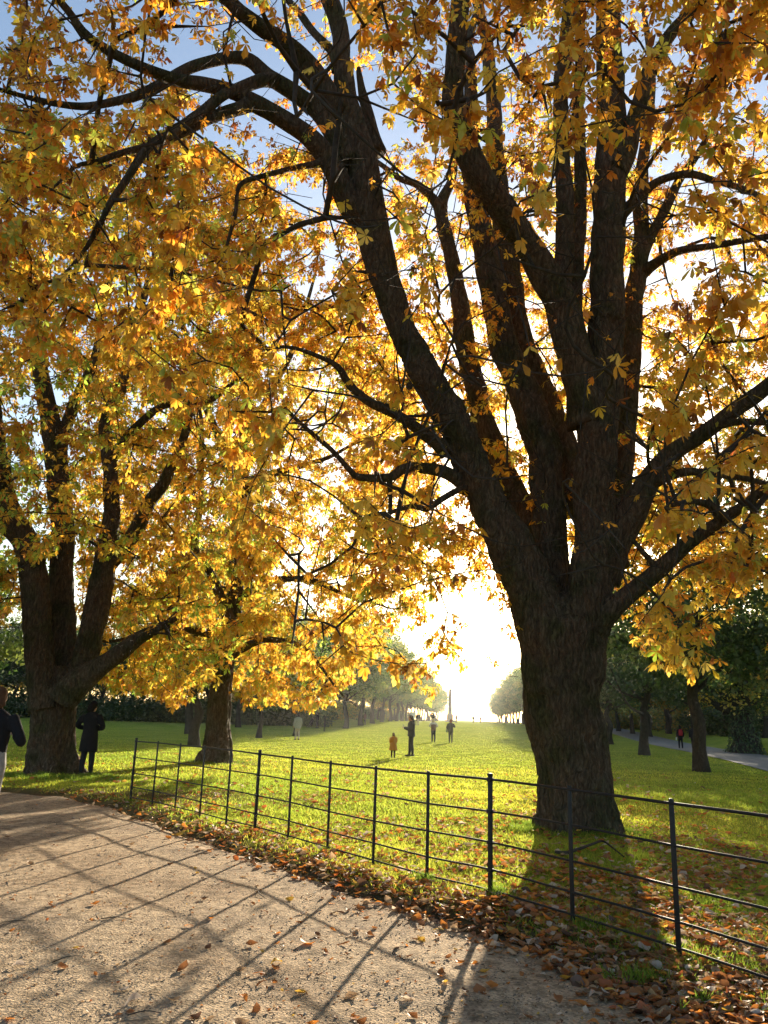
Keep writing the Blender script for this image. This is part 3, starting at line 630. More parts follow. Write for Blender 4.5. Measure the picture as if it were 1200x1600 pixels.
# ---- the great chestnut right of the middle
big_bole = [(1318, 908, 78), (1303, 908, 71), (1281, 908, 65), (1250, 905, 59), (1225, 904, 57), (1190, 900, 56), (1150, 894, 58), (1117, 884, 59), (1067, 879, 57), (1020, 875, 58), (985, 872, 57), (955, 874, 46), (935, 876, 30)]
big_limbs = [
    L_((868, 1080, -.1, 44), (852, 1000, -.1, 44), (828, 920, -.1, 41), (795, 850, -.15, 35), (750, 750, -.2, 27), (703, 650, -.3, 27), (645, 550, -.4, 23), (622, 500, -.5, 21.5), (592, 400, -.7, 25), (578, 330, -.8, 26), (562, 245, -.9, 23), (545, 175, -1., 19), (537, 105, -1.1, 14), (528, 35, -1.2, 13.5), (507, -40, -1.3, 14), root=0.34, bare=0.3),
    L_((572, 340, -.8, 15), (545, 315, -.9, 17), (515, 252, -1.1, 16), (487, 217, -1.3, 15), (445, 189, -1.5, 14), (396, 161, -1.8, 13.5), (368, 143, -2., 12), (322, 133, -2.2, 11), (270, 122, -2.5, 9.5), (210, 101, -2.9, 8), (140, 60, -3.3, 7), (105, 15, -3.6, 6)),
    L_((550, 260, -.9, 14), (525, 210, -1., 15), (497, 175, -1.1, 13), (452, 143, -1.3, 12.5), (417, 119, -1.4, 12), (389, 94, -1.5, 10), (357, 89, -1.7, 9), (315, 101, -1.9, 8.5), (270, 119, -2.1, 8), (215, 150, -2.5, 7), (150, 165, -2.9, 6)),
    L_((535, 180, -1., 13), (515, 157, -1.1, 17), (490, 115, -1.3, 15), (455, 73, -1.6, 13.5), (410, 42, -1.9, 12), (375, 17, -2.2, 11), (345, -8, -2.4, 10)),
    L_((430, 127, -1.4, 8), (410, 127, -1.6, 9), (375, 136, -2., 8.5), (347, 150, -2.3, 8), (305, 182, -2.7, 8), (270, 206, -3., 7.5), (235, 227, -3.3, 7), (200, 276, -3.6, 6), (170, 320, -3.8, 5)),
    L_((390, 160, -1.8, 9), (375, 168, -2., 9), (340, 178, -2.3, 8.5), (298, 200, -2.6, 7.5), (245, 224, -3., 6), (190, 240, -3.4, 5)),
    L_((510, 250, -1.1, 6), (497, 257, -1.2, 5.5), (459, 262, -1.5, 4.5), (410, 276, -1.8, 4), (375, 290, -2., 3.5), (368, 332, -2.1, 3), (350, 400, -2.2, 2.5)),
    L_((528, 110, -1.1, 6.5), (518, 80, -1., 6.5), (490, 49, -.8, 6), (466, 17, -.6, 5.5), (440, -12, -.4, 5)),
    L_((588, 240, -.6, 10), (575, 180, -.6, 9), (562, 120, -.6, 5), (560, 106, -.6, 3), ext=False),
    L_((700, 705, -.2, 10), (680, 690, -.3, 9), (641, 661, -.5, 8.5), (610, 644, -.7, 7.5), (575, 626, -.9, 7), (547, 602, -1., 6), (529, 574, -1.2, 5), (505, 560, -1.3, 4), (455, 543, -1.6, 3), (415, 545, -1.9, 2.5)),
    L_((728, 755, -.1, 10), (711, 745, -.2, 9), (687, 735, -.3, 9), (645, 730, -.3, 8), (624, 735, -.4, 8), (610, 745, -.4, 7), (561, 745, -.6, 6), (547, 735, -.7, 4.5), (515, 700, -.8, 4), (470, 661, -1.1, 3.2), (445, 637, -1.3, 2.5)),
    L_((608, 745, -.4, 4), (610, 787, -.4, 3.2), (606, 833, -.4, 2.7), (617, 868, -.4, 2.2)),
    L_((735, 770, -.1, 6), (722, 763, -.3, 5), (690, 780, -.7, 5), (666, 796, -.9, 4.5), (645, 791, -1., 4), (610, 801, -1.2, 3.2), (568, 826, -1.5, 2.7), (550, 854, -1.6, 2.2)),
    L_((858, 930, 1.0, 22), (842, 870, 1.4, 23), (832, 815, 1.8, 23), (808, 785, 2., 22), (785, 730, 2.2, 19), (760, 670, 2.4, 18), (745, 610, 2.5, 17), (732, 560, 2.6, 16), (722, 510, 2.7, 15), (717, 460, 2.8, 13), (700, 380, 2.9, 11), (690, 325, 3., 10), (705, 285, 3., 7), (712, 240, 3., 6), root=0.12),
    L_((692, 330, 3., 7), (672, 305, 3., 6.5), (650, 287, 3., 5.5), (625, 280, 3., 4.5), (602, 262, 3.1, 4)),
    L_((868, 1020, .45, 30), (868, 960, .5, 30), (864, 900, .55, 28), (857, 800, .6, 25), (850, 700, .7, 26), (831, 650, .75, 27), (812, 600, .8, 24), (790, 550, .85, 22), (779, 500, .9, 21), (765, 430, 1., 20), (755, 380, 1., 18), (742, 320, 1.1, 16), (735, 260, 1.2, 13), (738, 180, 1.3, 11), (735, 100, 1.4, 9), root=0.25),
    L_((890, 800, 1.2, 20), (885, 730, 1.3, 20), (866, 660, 1.4, 20), (842, 600, 1.5, 19), (818, 540, 1.6, 18), (800, 450, 1.7, 17), (786, 350, 1.8, 16), (775, 250, 1.9, 14), (770, 150, 2., 11), (760, 60, 2., 9)),
    L_((925, 660, -.1, 24), (908, 595, -.2, 25), (890, 530, -.35, 24), (868, 455, -.5, 26), (838, 402, -.7, 22), (808, 358, -.9, 21.5), (765, 300, -1.2, 21), (727, 230, -1.5, 21), (710, 170, -1.7, 18), (711, 100, -1.9, 16), (718, 30, -2.1, 15), (722, -40, -2.2, 13)),
    L_((872, 470, -.45, 13), (880, 425, -.4, 14), (882, 325, -.4, 13.5), (877, 225, -.4, 12), (877, 125, -.5, 11), (887, 50, -.6, 11), (892, -30, -.7, 10)),
    L_((893, 520, .1, 12), (897, 450, .2, 12), (903, 390, .3, 10.5), (907, 300, .4, 9.5), (905, 200, .5, 9), (905, 100, .5, 8), (908, 20, .5, 7)),
    L_((895, 1110, -.2, 40), (905, 1030, -.2, 42), (915, 950, -.2, 38), (928, 850, -.2, 33), (931, 750, -.2, 31), (936, 650, -.2, 31), (945, 550, -.2, 28), (949, 480, -.25, 26), (950, 400, -.3, 25.5), (952, 300, -.4, 24.5), (957, 230, -.5, 24), (956, 150, -.6, 21), (950, 50, -.8, 19), (945, -40, -1., 16), root=0.34, bare=0.3),
    L_((960, 270, -.5, 14), (978, 235, -.6, 14), (995, 180, -.8, 12), (1015, 110, -1., 11), (1050, 50, -1.3, 10), (1095, 5, -1.6, 8), (1140, -40, -1.9, 7)),
    L_((950, 880, .8, 19), (962, 800, .9, 18), (971, 740, 1., 17), (978, 660, 1.1, 16), (985, 560, 1.2, 15), (991, 470, 1.2, 15), (1000, 400, 1.3, 13), (1001, 320, 1.3, 11), (1006, 240, 1.3, 9), (1015, 160, 1.3, 7)),
    L_((1000, 405, 1.3, 8), (1015, 370, 1.2, 7.5), (1040, 325, 1., 7), (1060, 285, .8, 6.5), (1085, 250, .5, 5), (1110, 200, .2, 4)),
    L_((998, 432, 1.3, 7.5), (1015, 418, 1.1, 7), (1050, 397, .7, 6.5), (1100, 386, .2, 5.5), (1160, 376, -.4, 5), (1230, 365, -1., 4.5)),
    L_((968, 335, -.3, 8), (985, 320, -.4, 7), (1025, 285, -.7, 6.5), (1075, 273, -1., 6), (1120, 284, -1.3, 5), (1170, 300, -1.6, 4.5), (1230, 330, -1.9, 4)),
    L_((932, 905, 0., 22), (953, 850, -.1, 24), (985, 800, -.2, 22), (1015, 750, -.4, 17), (1050, 710, -.6, 14), (1100, 675, -.9, 12.5), (1150, 640, -1.2, 12), (1205, 598, -1.5, 11.5), (1260, 560, -1.8, 10)),
    L_((1020, 755, -.4, 7), (1035, 748, -.6, 7), (1075, 738, -.9, 6), (1125, 742, -1.3, 5), (1175, 750, -1.7, 4.5), (1220, 765, -2., 3.5)),
    L_((1118, 665, -1., 6), (1150, 660, -1.3, 5.5), (1205, 662, -1.8, 5), (1260, 670, -2.2, 4)),
    L_((925, 985, -.35, 14), (945, 962, -.4, 15), (975, 935, -.5, 14), (1025, 895, -.7, 13), (1080, 847, -1., 11), (1130, 812, -1.3, 9), (1178, 778, -1.6, 7), (1220, 740, -1.8, 5)),
    L_((1030, 893, -.7, 5), (1012, 870, -.8, 4), (985, 838, -.9, 3)),
    L_((1127, 812, -1.3, 6), (1110, 790, -1.4, 5.5), (1080, 784, -1.6, 4.5), (1050, 790, -1.8, 3.5)),
]
low_big = np.array([(-300, 560), (0, 540), (150, 560), (300, 640), (380, 860), (450, 1020), (520, 1075), (600, 1040), (650, 1085), (720, 1085), (780, 1070), (830, 1050), (900, 900), (950, 920), (1000, 1040), (1090, 1050), (1120, 1000), (1200, 1010), (1500, 1000)])
def dens_big(px, py):
    f = (py < np.interp(px, low_big[:, 0], low_big[:, 1])).astype(float) * 0.85
    f = f * gauss(px, py, [(700, 985, 75, 75, .93), (760, 1000, 60, 95, .85), (265, 25, 75, 50, .92), (95, 55, 45, 40, .7), (480, 40, 60, 60, .7), (600, 160, 50, 80, .75), (1045, 425, 70, 60, .75), (1180, 170, 40, 60, .5), (1180, 500, 40, 50, .3), (870, 900, 60, 250, .6), (400, 95, 110, 65, .6), (1090, 430, 60, 50, .5), (690, 420, 30, 40, .4)])
    f = f * np.where((px > 580) & (px < 1180) & (py > 260) & (py < 900), 1.17, 0.92)
    return f
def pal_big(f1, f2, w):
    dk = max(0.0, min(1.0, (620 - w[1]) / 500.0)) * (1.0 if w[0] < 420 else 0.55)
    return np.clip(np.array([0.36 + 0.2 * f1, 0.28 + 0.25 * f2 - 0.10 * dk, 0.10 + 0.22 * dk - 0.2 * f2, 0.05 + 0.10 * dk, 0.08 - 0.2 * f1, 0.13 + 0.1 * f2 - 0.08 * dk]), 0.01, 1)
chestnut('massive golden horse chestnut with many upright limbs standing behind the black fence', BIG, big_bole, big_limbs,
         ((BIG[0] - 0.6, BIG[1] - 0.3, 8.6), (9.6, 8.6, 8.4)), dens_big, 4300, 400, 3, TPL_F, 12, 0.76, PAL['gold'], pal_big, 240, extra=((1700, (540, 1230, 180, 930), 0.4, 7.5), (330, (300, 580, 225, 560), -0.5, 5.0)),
         knots=((640, 603, -.58, 0.05),))

# ---- the chestnut by the path on the left
left_bole = [(1222, 78, 55), (1213, 78, 46), (1195, 77, 38), (1180, 76, 35), (1150, 79, 33), (1120, 81, 33), (1090, 83, 35), (1065, 83, 33), (1045, 82, 26)]
left_limbs = [
    L_((70, 1110, -.3, 24), (64, 1040, -.3, 22), (57, 970, -.3, 21), (54, 900, -.3, 21), (38, 840, -.4, 19), (10, 787, -.6, 16), (-4, 704, -.8, 15), (-15, 600, -1., 12), (-20, 480, -1.2, 9), root=0.25),
    L_((98, 1080, .4, 18), (100, 1017, .5, 18), (98, 947, .6, 18), (97, 892, .6, 18), (98, 833, .7, 17), (92, 760, .8, 17), (85, 690, .8, 17), (75, 640, .8, 14), (60, 560, .8, 11), (55, 480, .9, 9), root=0.15),
    L_((112, 1085, 0., 20), (134, 1020, 0., 20), (149, 958, 0., 19), (161, 900, .1, 18), (167, 858, .1, 16), (175, 808, .2, 13), (172, 740, .3, 11), (166, 660, .4, 10), (195, 590, .4, 9), (210, 500, .4, 7), root=0.2),
    L_((166, 880, .1, 12), (200, 848, -.2, 11), (233, 787, -.4, 10), (258, 750, -.6, 9), (285, 690, -.8, 7), (300, 620, -.9, 5)),
    L_((170, 720, .3, 7), (200, 682, .1, 6.5), (225, 655, -.1, 6), (260, 634, -.3, 5.5), (320, 628, -.6, 5), (350, 610, -.8, 4)),
    L_((98, 1095, -.4, 23), (121, 1068, -.5, 21), (152, 1045, -.7, 16), (187, 1021, -.9, 13.5), (222, 996, -1.1, 10), (250, 980, -1.3, 7), (275, 966, -1.5, 4), root=0.2, ext=False),
    L_((90, 700, .8, 9), (120, 620, .7, 8), (150, 560, .6, 7), (160, 470, .6, 6)),
    L_((45, 860, -.3, 9), (0, 820, -.8, 8), (-60, 800, -1.2, 6)),
]
low_left = np.array([(-300, 990), (0, 985), (40, 940), (60, 880), (130, 860), (170, 900), (190, 1075), (250, 1110), (300, 1085), (350, 1040), (430, 980)])
def dens_left(px, py):
    f = ((py < np.interp(px, low_left[:, 0], low_left[:, 1])) & (px < 430) & (py > 80)).astype(float) * 0.9
    return f * gauss(px, py, [(125, 870, 25, 40, .8), (60, 960, 50, 60, .7), (210, 900, 40, 40, .5), (230, 640, 30, 30, .3)])
def pal_left(f1, f2, w):
    return np.clip(np.array([0.30 + 0.2 * f1, 0.24 + 0.2 * f2, 0.10 - 0.1 * f2, 0.06, 0.16 - 0.4 * f1, 0.12 - 0.4 * f1]), 0.01, 1)
chestnut('forked horse chestnut with green and gold leaves beside the man in the long coat', LEFT, left_bole, left_limbs,
         ((LEFT[0] + 0.6, LEFT[1] - 0.4, 9.2), (8.2, 7.4, 8.0)), dens_left, 2800, 250, 5, TPL_S, 12.5, 0.98, PAL['mixed'], pal_left, 900, voxel=0.04)

# ---- the chestnut beyond the end of the fence
mid_bole = [(1202, 335, 40), (1192, 336, 31), (1182, 339, 26), (1173, 341, 23.5), (1150, 341, 21), (1133, 341.5, 19.5), (1110, 343, 18.5), (1090, 344, 17.5), (1050, 349, 16), (1000, 356, 14)]
mid_limbs = [
    L_((350, 1040, 0, 15), (357, 1000, 0, 14), (366, 950, 0, 13), (369, 900, 0, 12.5), (371, 845, 0, 12), (374, 800, 0, 11), (379, 740, 0, 9), (383, 660, 0, 8), (392, 560, 0, 6), (395, 470, 0, 5), root=0.12, bare=0.25),
    L_((372, 830, 0, 9), (390, 758, -.3, 8), (430, 740, -.8, 6), (480, 725, -1.3, 4)),
    L_((362, 975, -.2, 8), (330, 900, -.5, 7), (305, 860, -.8, 6), (312, 790, -1., 5), (315, 700, -1., 4)),
    L_((366, 940, -.2, 7), (420, 910, -.8, 5.5), (480, 905, -1.4, 4.5), (540, 930, -2., 3)),
    L_((358, 1000, -.2, 7), (300, 985, -.8, 5), (250, 990, -1.4, 4)),
    L_((377, 760, .1, 7), (340, 680, .2, 6), (310, 600, .3, 5), (290, 520, .3, 4)),
    L_((381, 690, 0, 6), (430, 600, -.2, 5), (470, 520, -.4, 4)),
    L_((352, 1030, .2, 7), (410, 1000, -.4, 5), (470, 1010, -1, 3.5), (500, 1040, -1.3, 2.5)),
]
low_mid = np.array([(100, 1040), (180, 1080), (300, 1075), (340, 1050), (380, 1095), (470, 1105), (520, 1100), (560, 1050), (640, 960)])
def dens_mid(px, py):
    return ((py < np.interp(px, low_mid[:, 0], low_mid[:, 1])) & (px < 660) & (px > 120) & (py > 200)).astype(float) * gauss(px, py, [(345, 1060, 30, 60, .7), (240, 900, 40, 30, .4), (600, 860, 40, 40, .4)])
def pal_mid(f1, f2, w):
    return np.clip(np.array([0.36 + 0.2 * f1, 0.30 + 0.2 * f2, 0.12 - 0.1 * f2, 0.04, 0.12 - 0.3 * f1, 0.06 - 0.2 * f1]), 0.01, 1)
chestnut('golden horse chestnut with one straight flared trunk near the end of the fence', MID, mid_bole, mid_limbs,
         ((MID[0] + 0.4, MID[1], 9.0), (8.0, 7.0, 7.8)), dens_mid, 2800, 200, 9, TPL_S, 12.5, 1.05, PAL['mixed'], pal_mid, 0, voxel=0.045)
#--SPLIT--

# ================================================================== BACKGROUND TREES
GREENS = np.array([(0.10, 0.17, 0.03), (0.14, 0.21, 0.04), (0.07, 0.13, 0.025), (0.20, 0.25, 0.05), (0.28, 0.27, 0.05)])
DARKS = np.array([(0.05, 0.09, 0.02), (0.07, 0.12, 0.025), (0.035, 0.065, 0.015), (0.10, 0.13, 0.03)])
YELLOWS = np.array([(0.45, 0.33, 0.04), (0.34, 0.32, 0.05), (0.22, 0.27, 0.05), (0.50, 0.28, 0.035), (0.16, 0.21, 0.04)])
def bg_protos(name, seed, H, R, zb, tr, pal, clumps=150, per=62, leaf=0.22, ivy=False):
    """a street-size tree: tapered trunk with limbs, and a crown of leaf clumps with gaps"""
    r = np.random.default_rng(seed); root = empty(name); tr_a = Acc()
    h1 = H * 0.62; P = np.array([(0.06 * r.normal() * k, 0.06 * r.normal() * k, z) for k, z in enumerate(np.linspace(-0.15, h1, 9))])
    rad = tr * np.interp(np.linspace(0, 1, 9), [0, 0.05, 0.14, 0.5, 1], [1.5, 1.2, 1.0, 0.72, 0.25])
    P = spline(np.column_stack([P, rad]), 0.3)
    tr_a.add(*tube(P[:, :3], P[:, 3], 16, True, lambda th, Q: 1 + 0.07 * np.sin(3 * th[None] + Q[:, 2:3]) + 0.05 * np.sin(5 * th[None] + 2)))
    for k in range(11):
        z0 = r.uniform(zb * 0.9, h1 * 0.95); a = r.uniform(0, 6.28); L = R * r.uniform(0.5, 0.9); c = np.array([math.cos(a), math.sin(a), 0])
        b0 = np.array([np.interp(z0, P[:, 2], P[:, 0]), np.interp(z0, P[:, 2], P[:, 1]), z0]); rr = np.interp(z0, P[:, 2], P[:, 3]) * 0.5
        q = spline(np.array([(*b0, rr), (*(b0 + c * L * 0.5 + [0, 0, L * r.uniform(0.1, 0.45)]), rr * 0.6), (*(b0 + c * L + [0, 0, L * r.uniform(0.2, 0.8)]), rr * 0.2)]), 0.4)
        tr_a.add(*tube(q[:, :3], q[:, 3], 7))
    tr_a.obj('trunk', M_BARK2, root, True)
    cz = (H + zb) / 2; ez = (H - zb) / 2; Pn = []; Cn = []
    for k in range(clumps):
        d = r.normal(0, 1, 3); d /= np.linalg.norm(d); u = r.random() ** 0.33; shape = 1 - 0.35 * max(0, d[2]) ** 2
        c = np.array([d[0] * R * shape * u, d[1] * R * shape * u, cz + d[2] * ez * u]); s = r.uniform(0.55, 1.15) * R / 5
        q = r.normal(0, 1, (per, 3)); q /= np.linalg.norm(q, axis=1, keepdims=True); q *= r.random((per, 1)) ** 0.45
        Pn.append(c + q * s * np.array([1.25, 1.25, 0.7])); b = pal[r.integers(0, len(pal))] * r.uniform(0.8, 1.2); Cn.append(b * r.uniform(0.75, 1.25, (per, 1)))
    P_ = np.concatenate(Pn); C_ = np.clip(np.concatenate(Cn), 0.01, 0.9); ok = P_[:, 2] > zb - 0.5; P_, C_ = P_[ok], C_[ok]; n = len(P_)
    M = euler_mats(r.uniform(0, 6.28, n), r.normal(0.3, 0.5, n), r.normal(0, 0.6, n)) * (r.uniform(0.7, 1.3, n) * leaf)[:, None, None]
    quad = (np.array([(0, 0, 0), (0.55, 0.42, -0.05), (1.1, 0, -0.25), (0.55, -0.42, -0.05)]), np.array([(0, 1, 2), (0, 2, 3)]))
    cr = Acc(); stamp(cr, quad, M, P_, C_); tag(cr.obj('crown', M_GREENLEAF, root), kind='stuff')
    if ivy:
        iv = Acc(); n = 1500; z = r.random(n) * 3.4; a = r.uniform(0, 6.28, n); rr = tr * np.interp(z, [0, 0.6, 3.4], [1.7, 1.15, 0.9]) + 0.06 + 0.05 * r.random(n)
        stamp(iv, quad, euler_mats(a, r.normal(1.0, 0.4, n), r.normal(0, 0.4, n)) * 0.16, np.stack([np.cos(a) * rr, np.sin(a) * rr, z], 1), DARKS[r.integers(0, 4, n)])
        tag(iv.obj('ivy', M_GREENLEAF, root), kind='stuff')
    return root
LIME = [bg_protos('avenue_tree', 20 + k, 12.3 + k * 0.5, 4.7, 2.9, 0.23, GREENS) for k in range(4)]
SHADE = [bg_protos('park_tree', 40 + k, 13.0 + k, 5.6, 2.8, 0.29, DARKS, 210, 70, 0.22) for k in range(2)]
GOLD = [bg_protos('chestnut_tree', 50 + k, 14.0, 5.2, 3.0, 0.28, YELLOWS, 170, 65, 0.25) for k in range(2)]
IVY = bg_protos('ivy_tree', 60, 14.0, 6.5, 2.7, 0.85, np.concatenate([DARKS, YELLOWS[:2]]), 240, 60, 0.24, ivy=True)
USED = set()
def plant(proto, x, y, s, rz, label, group=None, name=None, sz=1.0):
    o = proto if proto not in USED else copy_tree(proto); USED.add(proto)
    o.location = (x, y, float(gz(x, y)) - 0.02); o.rotation_euler = (0, 0, rz); o.scale = (s, s, s * sz)
    tag(o, label, 'tree', group); return o
AX_AZ = math.radians(6.45); AXV = np.array([math.sin(AX_AZ), math.cos(AX_AZ)]); AXL = np.array([-AXV[1], AXV[0]])
def row(lat, s): return AXL * lat + AXV * s
def on_row(px, lat):
    d = ray(px, 1125); az = math.atan2(d[0], d[1]) - AX_AZ; return lat / math.tan(-az)
rt = random.Random(5)
# left row of the avenue
p = gnd(404, 1153); plant(GOLD[0], p[0], p[1], 0.62, 0.3, 'slim yellow-green tree standing behind the bare lower fence rails on the lawn')
p = gnd(462, 1150); plant(LIME[0], p[0], p[1], 0.85, 1.0, 'green tree with dark trunk right behind the person in the pale jacket')
lab_l = 'hazy green tree far along the left row of the avenue'
sl = [on_row(px, 14.2) for px in (540, 564, 582, 597, 609.5, 620)] ; sl += [sl[-1] + 12 * k for k in range(1, 18)]
for k, s in enumerate(sl):
    x, y = row(14.2, s)
    lb = ['first', 'second', 'third', 'fourth', 'fifth', 'sixth'][k] + ' green tree beyond the pushchair in the left avenue row' if k < 6 else lab_l
    plant(LIME[(k + 1) % 4], x, y, rt.uniform(1.0, 1.2), rt.uniform(0, 6.28), lb, 'left row of avenue trees')
for k in range(17):
    x, y = row(25 + rt.uniform(-2, 2), 84 + 14 * k + rt.uniform(-2, 2)); plant(LIME[k % 4] if k % 3 else GOLD[k % 2], x, y, rt.uniform(0.9, 1.15), rt.uniform(0, 6.28), 'tree in the second row behind the left side of the avenue', 'second row of trees on the left')
# right row of the avenue
for k in range(29):
    x, y = row(-13.5 - rt.uniform(0, 1), 96 + 12 * k); plant(LIME[(k * 3 + 1) % 4], x, y, rt.uniform(1.0, 1.2), rt.uniform(0, 6.28), 'hazy tree in the long row along the right side of the avenue', 'right row of avenue trees')
for k in range(12):
    x, y = row(-25 - rt.uniform(0, 4), 120 + 24 * k); plant(SHADE[k % 2], x, y, rt.uniform(0.9, 1.1), rt.uniform(0, 6.28), 'tree in the second row behind the right side of the avenue', 'second row of trees on the right')
# golden trees behind the two left chestnuts
p = gnd(303.5, 1166); plant(GOLD[1], p[0], p[1], 0.8, 2.0, 'golden tree with slim straight trunk just left of the flared chestnut trunk')
p = gnd(296, 1147); plant(GOLD[0], p[0], p[1], 1.05, 4.0, 'larger golden tree half hidden behind the slim straight trunk')
x, y = at(20, 1100, 33.0)[:2]; plant(LIME[2], x - 3.0, y, 0.95, 1.3, 'pale green tree behind the black-topped walker and forked chestnut')
# wood along the far left of the lawn
k = 0
for px in range(-120, 520, 34):
    for lay, Y in ((0, 102), (1, 122)):
        q = at(px + rt.uniform(-8, 8) + lay * 17, 1120, Y + rt.uniform(-4, 4)); k += 1
        plant(SHADE[k % 2] if k % 4 else GOLD[k % 2], q[0], q[1], rt.uniform(0.75, 0.95), rt.uniform(0, 6.28), 'dark tree of the wood closing off the lawn on the left', 'dark wood behind the left lawn')
def shrub_mesh(seed, w, h, pal):
    r = np.random.default_rng(seed); n = 2600; q = r.normal(0, 1, (n, 3)); q /= np.linalg.norm(q, axis=1, keepdims=True); q *= r.random((n, 1)) ** 0.3
    q = q * [w, w * 0.6, h * 0.55] + [0, 0, h * 0.5]; q[:, 2] += 0.3 * np.sin(q[:, 0] * 2); q = q[q[:, 2] > 0.02]; n = len(q)
    quad = (np.array([(0, 0, 0), (0.55, 0.42, -0.05), (1.1, 0, -0.25), (0.55, -0.42, -0.05)]), np.array([(0, 1, 2), (0, 2, 3)]))
    a = Acc(); stamp(a, quad, euler_mats(r.uniform(0, 6.28, n), r.normal(0.3, 0.5, n), r.normal(0, 0.6, n)) * 0.25, q, pal[r.integers(0, len(pal), n)] * r.uniform(0.7, 1.3, (n, 1)))
    return a.mesh('shrub', M_GREENLEAF)
SHR = [shrub_mesh(70 + k, 3.4, 2.6 + 0.5 * k, DARKS if k < 2 else YELLOWS) for k in range(3)]
k = 0
for px in range(-90, 500, 30):
    q = at(px + rt.uniform(-6, 6), 1120, 97 + rt.uniform(-3, 3)); k += 1
    o = link('shrub', SHR[k % 2]); o.location = (q[0], q[1], float(gz(q[0], q[1])) - 0.05); o.rotation_euler = (0, 0, rt.uniform(-.4, .4)); tag(o, 'dark shrub under the wood behind the left lawn', 'shrub', 'dark shrubs edging the left wood')
for k, (px, Y) in enumerate(((550, 118), (575, 135), (590, 150), (535, 112))):
    q = at(px, 1120, Y); o = link('shrub', SHR[2]); o.location = (q[0] - 6, q[1], float(gz(q[0], q[1])) - 0.05); o.scale = (1, 1, 0.8); tag(o, 'yellow autumn shrub seen between the trunks of the left avenue row', 'shrub', 'yellow shrubs behind the left avenue row')
for sd, lat in ((1, 33), (-1, 33)):
    for k in range(22):
        x, y = row(sd * (lat + rt.uniform(-2, 3)), 100 + k * 15 + rt.uniform(-3, 3)); o = link('shrub', SHR[(k % 3)]); o.location = (x, y, float(gz(x, y)) - 0.05); o.rotation_euler = (0, 0, rt.uniform(0, 3)); o.scale = (1.9, 1.9, rt.uniform(1.1, 1.6))
        tag(o, 'hazy shrub closing the view between the trunks on the ' + ('left' if sd > 0 else 'right') + ' of the avenue', 'shrub', 'shrubs behind the ' + ('left' if sd > 0 else 'right') + ' avenue rows')
# trees over the walk on the right
p = gnd(1097, 1206); plant(SHADE[0], p[0], p[1], 0.85, 0.4, 'dark green tree with thick leaning trunk between fence and walkway, nearest the fence', sz=1.12)
p = gnd(1007, 1180); plant(SHADE[1], p[0], p[1], 0.86, 2.4, 'dark green tree with slender trunk on the grass before the walkway', sz=0.95)
p = gnd(953, 1163); plant(SHADE[0], p[0], p[1], 0.85, 1.4, 'dark green tree half hidden by the massive chestnut trunk')
q = at(1163, 1150, 57.0); plant(IVY, q[0], q[1], 0.95, 0.0, 'broad old tree with ivy-covered trunk beyond the walkway')
for k, (px, Y, s) in enumerate(((988, 108, 0.9), (1015, 98, 0.95), (966, 118, 0.9), (1045, 112, 1.0), (1085, 92, 1.0), (1135, 100, 1.05), (1195, 90, 1.0), (1250, 78, 1.0), (1110, 128, 1.1), (1180, 130, 1.1), (1290, 60, 1.0))):
    q = at(px, 1135, Y); plant((SHADE + GOLD)[(k * 3) % 4], q[0], q[1], s, k * 1.1, 'tree on the sunlit grass far beyond the walkway', 'trees beyond the walkway')
k = 0
for px in range(940, 1330, 26):
    for Y in (150, 175):
        q = at(px + rt.uniform(-8, 8), 1135, Y + rt.uniform(-6, 6)); k += 1
        plant((LIME + GOLD)[k % 6], q[0], q[1], rt.uniform(0.9, 1.1), rt.uniform(0, 6.28), 'tree of the distant wood far beyond the walkway', 'distant wood beyond the walkway', sz=1.0)
for px in range(940, 1320, 24):
    q = at(px + rt.uniform(-6, 6), 1135, 138 + rt.uniform(-5, 5)); k += 1
    o = link('shrub', SHR[2 if k % 3 else 0]); o.location = (q[0], q[1], float(gz(q[0], q[1])) - 0.05); o.scale = (1, 1, rt.uniform(0.9, 1.2)); tag(o, 'autumn shrub in front of the distant wood beyond the walkway', 'shrub', 'shrubs beyond the walkway')
x, y = 19.5, 27.0; plant(SHADE[1], x, y, 1.0, 5.0, 'dark spreading tree beyond the walkway edge at the right')

# ================================================================== OBELISK AND BOARD AT THE END OF THE AVENUE
d = ray(703, 1122); oy = 255.0; ox = d[0] / d[1] * oy; o = empty('obelisk', (ox, oy, float(gz(ox, oy))))
tag(o, 'tall stone obelisk standing in the haze at the end of the avenue', 'obelisk')
a = Acc(); a.add(*box((0, 0, 0.3), (3.0, 3.0, 0.6), 0, 0.05)); a.obj('step', M_STONE, o)
a = Acc(); a.add(*box((0, 0, 1.35), (1.9, 1.9, 1.5), 0, 0.05)); a.add(*box((0, 0, 2.2), (2.1, 2.1, 0.2), 0, 0.03)); a.obj('pedestal', M_STONE, o)
a = Acc(); s4 = lambda w, z: [(-w, -w, z), (w, -w, z), (w, w, z), (-w, w, z)]
a.add(s4(0.62, 2.3) + s4(0.40, 9.6) + [(0, 0, 10.3)], [(8, 4, 5), (8, 5, 6), (8, 6, 7), (8, 7, 4)], [(0, 1, 5, 4), (1, 2, 6, 5), (2, 3, 7, 6), (3, 0, 4, 7)]); a.obj('shaft', M_STONE, o)
M_WHITE = plain('white_paint', (0.7, 0.7, 0.68))
q = at(645, 1128, 120.0); o = empty('notice_board', (q[0], q[1], float(gz(q[0], q[1])))); tag(o, 'small white notice board on posts far up the avenue', 'sign')
a = Acc(); a.add(*box((0, 0, 1.35), (0.75, 0.05, 0.9), 0, 0.01)); a.obj('panel', M_WHITE, o)
for s in (-1, 1):
    a = Acc(); a.add(*box((s * 0.42, 0.01, 0.9), (0.07, 0.07, 1.8), 0, 0.01)); a.obj('post', M_IRON, o)
